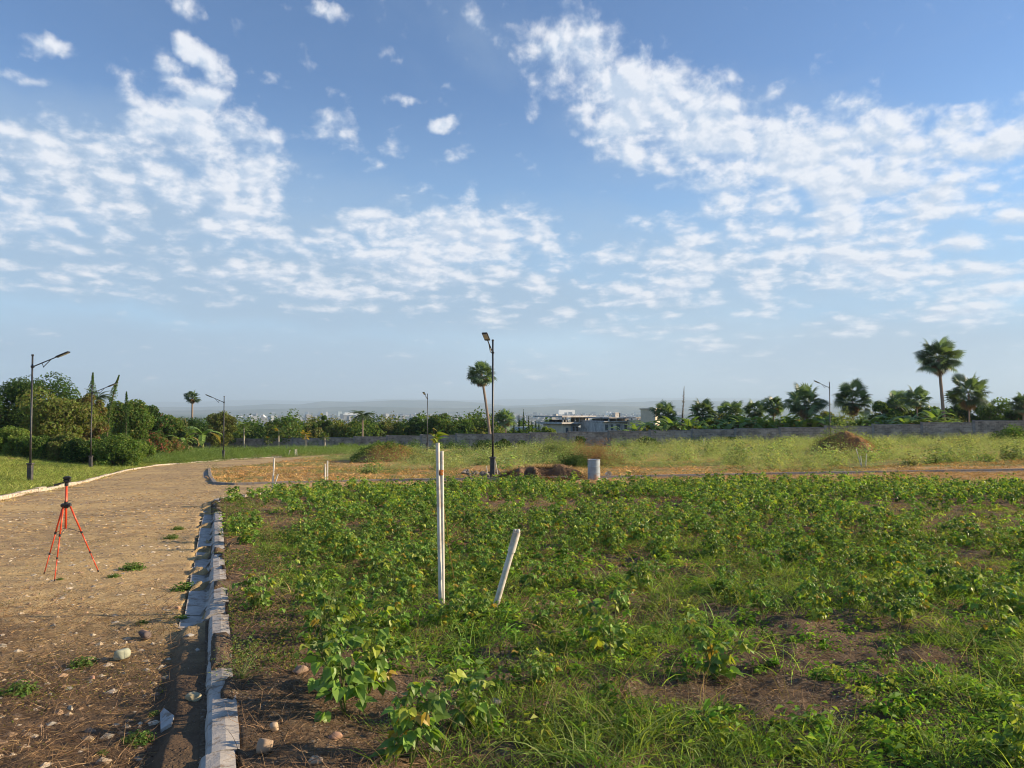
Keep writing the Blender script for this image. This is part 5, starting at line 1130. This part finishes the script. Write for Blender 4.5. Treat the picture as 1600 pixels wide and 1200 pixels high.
# the grassy bank on the left
grass('grass', 'bright green grass on the bank left of the road', 220000, 20, 75, (-260, 330), .0, (.16, .42), .03, (.21, .29, .065), lambda x, y, r: (seg_dist(x, y, KL, True)[0] > .25 + .5 * r) & (x < 0), 3, tuft=14, up=1.0, tip=(.40, .38, .14), spread=.12)
feathery(500, 40, 26, 70, (-100, 260), .2, .35, .32, .14, (.07, .13, .035), lambda x, y, r: (seg_dist(x, y, KL, True)[0] > 2) & (fbm(x, y, 5, 2, 66) > .02), 'weeds', 'darker weeds in the grass of the left bank', 55)
grass('dry_grass', 'straw coloured grass at the foot of the left bank', 26000, 18, 60, (-200, 330), .0, (.08, .22), .02, (.45, .33, .15), lambda x, y, r: (np.abs(seg_dist(x, y, KL, True)[0] - .25) < .9), 2, tuft=12, up=.8, tip=(.5, .38, .18), matl=STRAW)

# straw, dead stems and pebbles
def litter(name, label, n, d0, d1, pxr, p, L, W, cols, mask, seed, lift=.012, el=.12, curve=.25):
    rng = np.random.default_rng(seed); x, y = spots(n, d0, d1, *pxr, p, rng); k = mask(x, y, rng.random(n)) & kerbclear(x, y); x, y = x[k], y[k]; m = len(x); a = rng.uniform(0, 6.28, m); D = unit(np.stack([np.cos(a), np.sin(a), rng.normal(size=m) * el], 1))
    c = np.array(cols)[rng.integers(0, len(cols), m)]; g = Geo(); P = onland(x, y, lift * rng.uniform(.2, 1.6, m)); V, Q, cc = blades(P, D, rng.uniform(*L, m), W * rng.uniform(.5, 1.5, m), rng.normal(size=m) * curve * .3, 2, rng, c, .2); g.add(V, Q, col=cc)
    return tag(g.build(name, STRAW), label, 'litter', kind='stuff')
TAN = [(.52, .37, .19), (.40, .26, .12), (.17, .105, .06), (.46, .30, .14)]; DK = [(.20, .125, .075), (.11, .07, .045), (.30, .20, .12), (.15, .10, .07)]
litter('straw_litter', 'dry straw scattered over the dirt road', 60000, 3.3, 14, (-250, 460), .1, (.015, .08), .0042, TAN, lambda x, y, r: onroad(x, y) & (fbm(x, y, 1.2, 3, 81) + .45 > r * .9), 61)
litter('straw_litter', 'dry straw farther along the dirt road', 60000, 13, 60, (-250, 700), .0, (.04, .14), .014, TAN + TAN[:1], lambda x, y, r: onroad(x, y) & (fbm(x, y, 2.5, 3, 82) + .4 > r * .9), 62)
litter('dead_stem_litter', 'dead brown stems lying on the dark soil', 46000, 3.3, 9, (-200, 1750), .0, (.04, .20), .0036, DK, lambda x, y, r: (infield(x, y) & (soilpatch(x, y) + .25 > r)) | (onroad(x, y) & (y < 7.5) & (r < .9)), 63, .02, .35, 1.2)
litter('dead_stem_litter', 'brown and orange dead weeds between the bean rows', 60000, 8, 32, (300, 1760), .2, (.05, .2), .010, [(.36, .20, .10), (.22, .13, .08), (.30, .17, .08)], lambda x, y, r: infield(x, y) & (r < .8), 64, .03, .25)
PEB = []
for sd_ in range(4): V, T = rock(1, 900 + sd_, (1, .85, .6), 1, .2); PEB.append((V, np.zeros((0, 4), np.int64), T, np.ones((len(V), 3))))
def pebbles(name, label, n, d0, d1, pxr, p, size, cols, mask, seed, zf=-.1):
    rng = np.random.default_rng(seed); x, y = spots(n, d0, d1, *pxr, p, rng); k = mask(x, y, rng.random(n)) & kerbclear(x, y); x, y = x[k], y[k]; g = Geo(); kk = rng.integers(0, 4, len(x)); sz = size[0] * (size[1] / size[0]) ** (rng.random(len(x)) ** 2.2)
    c = np.array(cols)[rng.integers(0, len(cols), len(x))] * rng.uniform(.7, 1.25, (len(x), 1))
    for j in range(4):
        m = kk == j; V, Q, T, cc = scatter(PEB[j], onland(x[m], y[m]) + np.stack([0 * x[m], 0 * x[m], sz[m] * zf], 1), rng.uniform(0, 6.28, m.sum()), sz[m], rng, cmul=c[m]); g.add(V, Q, T, cc)
    return tag(g.build(name, STONE), label, 'pebbles', kind='stuff')
SC_ = [(.40, .31, .20), (.24, .18, .13), (.50, .42, .31), (.34, .23, .14), (.30, .27, .22)]
pebbles('gravel', 'pebbles in the surface of the dirt road', 40000, 3.3, 26, (-250, 480), .1, (.006, .055), SC_, lambda x, y, r: onroad(x, y) & (fbm(x, y, 1.5, 3, 83) + .5 > r), 71)
pebbles('gravel', 'clods and small stones in the soil of the crop', 12000, 3.3, 16, (300, 1750), -.1, (.005, .032), [(.15, .10, .068), (.19, .13, .09), (.12, .08, .055), (.24, .19, .15)], lambda x, y, r: infield(x, y), 72)
# small leaved creeping weeds
def creep(name, label, n, d0, d1, pxr, p, leaf, cols, mask, seed, H=.05):
    rng = np.random.default_rng(seed); x, y = spots(n, d0, d1, *pxr, p, rng); k = mask(x, y, rng.random(n)) & kerbclear(x, y); x, y = x[k], y[k]; m = len(x); P = onland(x, y, .006 + H * rng.random(m) ** 1.7 * (.4 + vnoise(x, y, .3, 9)))
    g = Geo(); V, T, cc = leafcards(P, rng.normal(size=(m, 3)) * .6 + (0, 0, 1), leaf * rng.uniform(.6, 1.5, m), rng, .6, np.array(cols)[rng.integers(0, len(cols), m)], .2); g.add(V, T=T, col=cc); return tag(g.build(name, LEAF), label, 'weeds', kind='stuff')
creep('creeping_weeds', 'tiny leaved green weeds covering the soil in the foreground', 190000, 3.3, 12, (400, 1750), .0, .020, [(.15, .27, .045), (.21, .31, .06), (.10, .20, .035)], lambda x, y, r: infield(x, y) & (fbm(x, y, 1.0, 4, 87) * 1.7 + .26 - .6 * soilpatch(x, y) > r * .9), 81, .09)
creep('creeping_weeds', 'yellowish creeping weeds in patches on the dirt road', 60000, 3.3, 14, (-250, 420), .0, .012, [(.19, .18, .05), (.13, .15, .04), (.24, .19, .07)], lambda x, y, r: onroad(x, y) & (fbm(x, y, .9, 3, 88) * 2 - .10 > r * .6), 82, .03)
creep('creeping_weeds', 'green weeds creeping along the crop side of the kerb', 26000, 5, 21, (280, 480), .0, .024, [(.10, .16, .04), (.08, .13, .03), (.2, .2, .06)], lambda x, y, r: infield(x, y) & (np.abs(gut(x, y)[0] - .5) < .3 + .3 * r) & (fbm(x, y, .8, 3, 89) + .1 > 0), 83, .10)

# stones and small weeds one can point at
def stone(name, label, px, py, wpx, col, seed, sq=(1, .8, .7), sink=.25, grp=None, split=None):
    p = gnd(px, py); k = p.y / F; V, T = rock(wpx * k / 2, seed, sq, 3, .34); g = Geo(); c = np.tile(np.array(col), (len(V), 1))
    if split is not None: c[V[:, 0] > wpx * k * .08] = split
    g.add(V, T=T, col=c); o = tag(g.build(name, STONE, None, True, p + Vector((0, wpx * k * .3, wpx * k * sq[2] * (.5 - sink)))), label, 'stone', grp); o.rotation_euler = (0, 0, seed); return o
stone('stone', 'rounded greenish grey stone half sunk in the dirt road', 183, 1036, 30, (.34, .36, .27), 1, (1, .8, .8), .12)
stone('stone', 'dark purple brown stone on the road near the gutter', 222, 1001, 32, (.13, .10, .09), 2, (1, .7, .6), .15, None, (.36, .21, .14))
stone('stone', 'small orange stone beside the old gutter', 275, 953, 11, (.46, .28, .17), 3)
stone('stone', 'largest brown boulder at the foot of the crop, near the bottom edge', 411, 1182, 34, (.34, .25, .17), 4, (1, .85, .95), .12)
stone('stone', 'smaller tan stone leaning against the largest brown boulder', 427, 1147, 20, (.42, .32, .22), 5, (1, .85, .9), .1)
stone('stone', 'reddish brown stone between the boulder and the largest bean plant', 522, 1158, 25, (.36, .22, .15), 6, (1, .8, .7))
stone('stone', 'flat brown stone by the crop, left of the largest bean plant', 466, 1056, 28, (.30, .21, .15), 7, (1, .8, .6))
stone('stone', 'broken brown stone sitting on top of the old kerb', 361, 1122, 27, (.25, .17, .11), 8, (1, .8, .8), .0)
stone('stone', 'small brick red stone on the old kerb at the bottom', 365, 1158, 12, (.36, .16, .11), 9, (1, .8, .8), -.1)
stone('stone', 'cream faced stone among dead stems beside the kerb', 298, 1098, 26, (.40, .35, .22), 10, (1, .7, .7))
stone('stone', 'flat grey stone lying in the buried gutter', 294, 996, 18, (.32, .31, .29), 11, (1, .8, .4))
stone('stone', 'pale pebble sized stone in the buried gutter', 308, 1019, 10, (.42, .38, .33), 12)
stone('stone', 'angular tan stone at the very bottom, left of the kerb', 158, 1197, 24, (.36, .29, .21), 13)
stone('stone', 'flat angular tan stone at the bottom beside the boulder', 490, 1196, 30, (.38, .29, .20), 14, (1, .8, .5))
stone('stone', 'long pale flat stone lying in the dark straw at lower left', 107, 1110, 20, (.44, .38, .28), 15, (1, .5, .3))
stone('stone', 'round orange brown stone in the crop right of the leaning pipe', 857, 863, 17, (.46, .30, .17), 16)
stone('stone', 'small pinkish stone on the road left of centre of the dark straw', 142, 1063, 11, (.46, .27, .20), 17)
stone('stone', 'grey stone behind the closest bean plants, half hidden', 775, 1105, 24, (.30, .27, .24), 18, (1, .8, .7))
def slab(px, py, pts, label):
    p = gnd(px, py); k = p.y / F; g = Geo(); P = [np.array(gnd(*q)) - np.array(p) for q in pts]; n = len(P); V = [tuple(q + (0, 0, .022)) for q in P] + [tuple(q - (0, 0, .03)) for q in P]
    g.add(V, [(i, (i + 1) % n, n + (i + 1) % n, n + i)[::-1] for i in range(n)], [(0, i, i + 1) for i in range(1, n - 1)]); tag(g.build('concrete_fragment', mat('slab_concrete', conc_f((.46, .45, .43))), None, False, p), label, 'slab')
slab(262, 1130, [(251, 1146), (250, 1120), (256, 1112), (272, 1124), (268, 1136)], 'broken corner of grey gutter slab showing through the soil, lower left')
slab(296, 962, [(291, 972), (292, 958), (306, 957), (303, 964)], 'small bare piece of gutter slab where the soil begins to bury it')
WEED = []
for sd_ in range(4):
    rng = np.random.default_rng(500 + sd_); n = 260; q = unit(rng.normal(size=(n, 3))); q[:, 2] = abs(q[:, 2]); lf = Geo(); V, T, cc = leafcards(q * rng.uniform(.3, 1, (n, 1)) * (.5, .5, .42), q + (0, 0, .6) + rng.normal(size=(n, 3)) * .4, .12, rng, .7, (.12, .20, .045), .2); lf.add(V, T=T, col=cc)
    st = Geo()
    for i in range(12): V, Q, T = tube([(0, 0, -.02), tuple(q[i] * (.42, .42, .36))], [.012, .006], 4, False); st.add(V, Q, T, (.2, .2, .08))
    WEED.append((lf.mesh('foliage', LEAF), st.mesh('stem', LEAF)))
def weed(label, px, py, wpx, k, sq=1.0):
    p = gnd(px, py); r = thing('weed', label, 'weed', p, k, None); s = wpx / F * p.y; r.scale = (s, s, s * sq)
    for me, nm in zip(WEED[k % 4], ('foliage', 'stem')): o = bpy.data.objects.new(nm, me); C.objects.link(o); o.parent = r
for i, a in enumerate([('bright green weed clump on the road right of the tripod', 208, 890, 42), ('bright green weed at the road edge of the gutter', 288, 922, 44), ('leafy weed at the left edge of the photo on dark straw', 30, 1082, 60), ('leafy green weed near the bottom, left of the gutter slab fragment', 215, 1160, 58),
    ('flat green weed beside the gutter, next to the small orange stone', 282, 968, 26), ('small yellow green weed above the slab fragment', 241, 1117, 22), ('low weed by the road right of the dark stone', 222, 975, 22), ('small weed at the front foot of the tripod', 94, 906, 12), ('little weed between the tripod and the bright clump', 178, 902, 22), ('tiny weed low on the dark straw at the bottom left', 160, 1178, 20),
    ('low weed along the gutter halfway down the road', 268, 842, 26), ('flat weed on the road before the gutter, farther off', 278, 828, 22), ('yellowish low weed behind the green stone', 130, 1040, 46)]): weed(a[0], a[1], a[2], a[3], i, .7)
p = gnd(378, 1062); r = thing('weed', 'airy pale green weed with fine branches right of the old kerb', 'weed', p); rng = np.random.default_rng(9); g = Geo(); D = unit(rng.normal(size=(60, 3)) * .5 + (0, 0, .8)); V, Q, c = blades(np.zeros((60, 3)), D, rng.uniform(.08, .26, 60), .004, .3, 3, rng, (.18, .24, .09)); g.add(V, Q, col=c); g.build('stem', LEAF, r)
g = Geo(); k = rng.integers(0, 60, 260); P = D[k] * rng.uniform(.1, .26, (260, 1)) + rng.normal(size=(260, 3)) * .015; P[:, 2] = abs(P[:, 2]); V, T, cc = leafcards(P, rng.normal(size=P.shape), .018, rng, .4, (.24, .30, .12)); g.add(V, T=T, col=cc); g.build('foliage', LEAF, r)

grass('dry_grass', 'scattered tufts of straw coloured grass on the dirt road', 60000, 4.5, 40, (-250, 420), .0, (.02, .07), .006, (.46, .33, .15), lambda x, y, r: onroad(x, y) & (fbm(x, y, 1.6, 3, 84) * 1.6 + .05 > r * .7), 2, tuft=12, up=.45, tip=(.5, .38, .18), matl=STRAW, spread=.2)

grass('dead_weeds', 'tangled clumps of dead brown weeds on the dark soil near the camera', 90000, 3.4, 9.5, (-200, 1700), .0, (.04, .16), .0045, (.26, .165, .095), lambda x, y, r: (onroad(x, y) & (y < 8.5) & (fbm(x, y, .7, 3, 93) + .12 > r * .35)) | (infield(x, y) & (soilpatch(x, y) + fbm(x, y, .7, 3, 93) - .25 > r * .6)), 4, tuft=14, up=.35, bend=(.2, 1.6), tip=(.38, .26, .15), matl=STRAW, spread=.09)
grass('dead_weeds', 'brown and straw coloured dead weeds between the bean plants', 150000, 6, 30, (330, 1760), .3, (.06, .2), .008, (.36, .22, .12), lambda x, y, r: infield(x, y) & (fbm(x, y, 1.8, 3, 94) + .12 > r * .4), 3, tuft=12, up=.6, tip=(.46, .32, .17), matl=STRAW, spread=.1)

# low leafy weeds in clumps under and between the beans
def leafy(name, label, n, per, d0, d1, pxr, p, R, H, leaf, cols, mask, seed):
    rng = np.random.default_rng(seed); x, y = spots(n, d0, d1, *pxr, p, rng); k = mask(x, y, rng.random(n)) & kerbclear(x, y); x, y = x[k], y[k]; m = len(x); hs = rng.uniform(.45, 1.3, m); z = gz(x, y); kk = np.repeat(np.arange(m), per)
    q = unit(rng.normal(size=(len(kk), 3))); q[:, 2] = abs(q[:, 2]); P = np.stack([x[kk], y[kk], z[kk]], 1) + q * rng.uniform(.15, 1, (len(kk), 1)) * np.stack([R * hs[kk], R * hs[kk], H * hs[kk]], 1)
    c = np.array(cols)[rng.integers(0, len(cols), m)][kk] * rng.uniform(.7, 1.3, (m, 1))[kk]; g = Geo(); V, T, cc = leafcards(P, q + (0, 0, .7) + rng.normal(size=q.shape) * .45, leaf * rng.uniform(.55, 1.4, len(kk)) * (.7 + .5 * hs[kk]), rng, .55, c, .2); g.add(V, T=T, col=cc)
    return tag(g.build(name, LEAF), label, 'weeds', kind='stuff')
LC = [(.14, .27, .04), (.20, .33, .05), (.09, .19, .04), (.26, .33, .07)]
leafy('leafy_weeds', 'low leafy weeds in clumps between the bean plants near the camera', 2600, 34, 3.5, 12, (440, 1750), .2, .11, .13, .040, LC, lambda x, y, r: infield(x, y) & (fbm(x, y, 1.3, 3, 97) * 1.6 + .40 - .9 * soilpatch(x, y) > r), 91)
leafy('leafy_weeds', 'low leafy weeds between the bean rows farther out', 3000, 16, 11, 31, (200, 1760), .4, .18, .17, .07, LC, lambda x, y, r: infield(x, y) & (fbm(x, y, 2.0, 3, 98) * 1.5 + .45 > r), 92)

grass('dry_grass', 'orange dry grass covering the side street between the crop and the far kerb', 150000, 20, 33, (440, 1800), .2, (.06, .20), .016, (.46, .275, .12), lambda x, y, r: ~infield(x, y) & (onroad(x, y) | (seg_dist(x, y, FK)[0] < 2.5)) & (.35 + fbm(x, y, 2.5, 3, 27) + .5 * sstep(-4, 8, x) > r * .9), 2, tuft=12, up=.8, tip=(.55, .38, .16), matl=STRAW)

leafy('weeds', 'tall rounded pale weed bushes standing out of the drifts', 420, 260, 36, 98, (560, 1800), .3, .95, 1.05, .13, [(.25, .32, .14), (.20, .27, .11), (.30, .33, .16)], lambda x, y, r: lot(x, y) & (drift(x, y) > .04) & (seg_dist(x, y, FK)[0] > 4) & (np.hypot(x - 25, y - 55) > 9), 96)
leafy('weeds', 'tall green weeds and vines against the left half of the wall', 260, 240, 84, 112, (330, 760), .3, .9, 1.3, .15, [(.09, .16, .04), (.13, .20, .05), (.07, .13, .035)], lambda x, y, r: (y < np.interp(x, WX, WY) - .3) & (y > np.interp(x, WX, WY) - 6), 95)
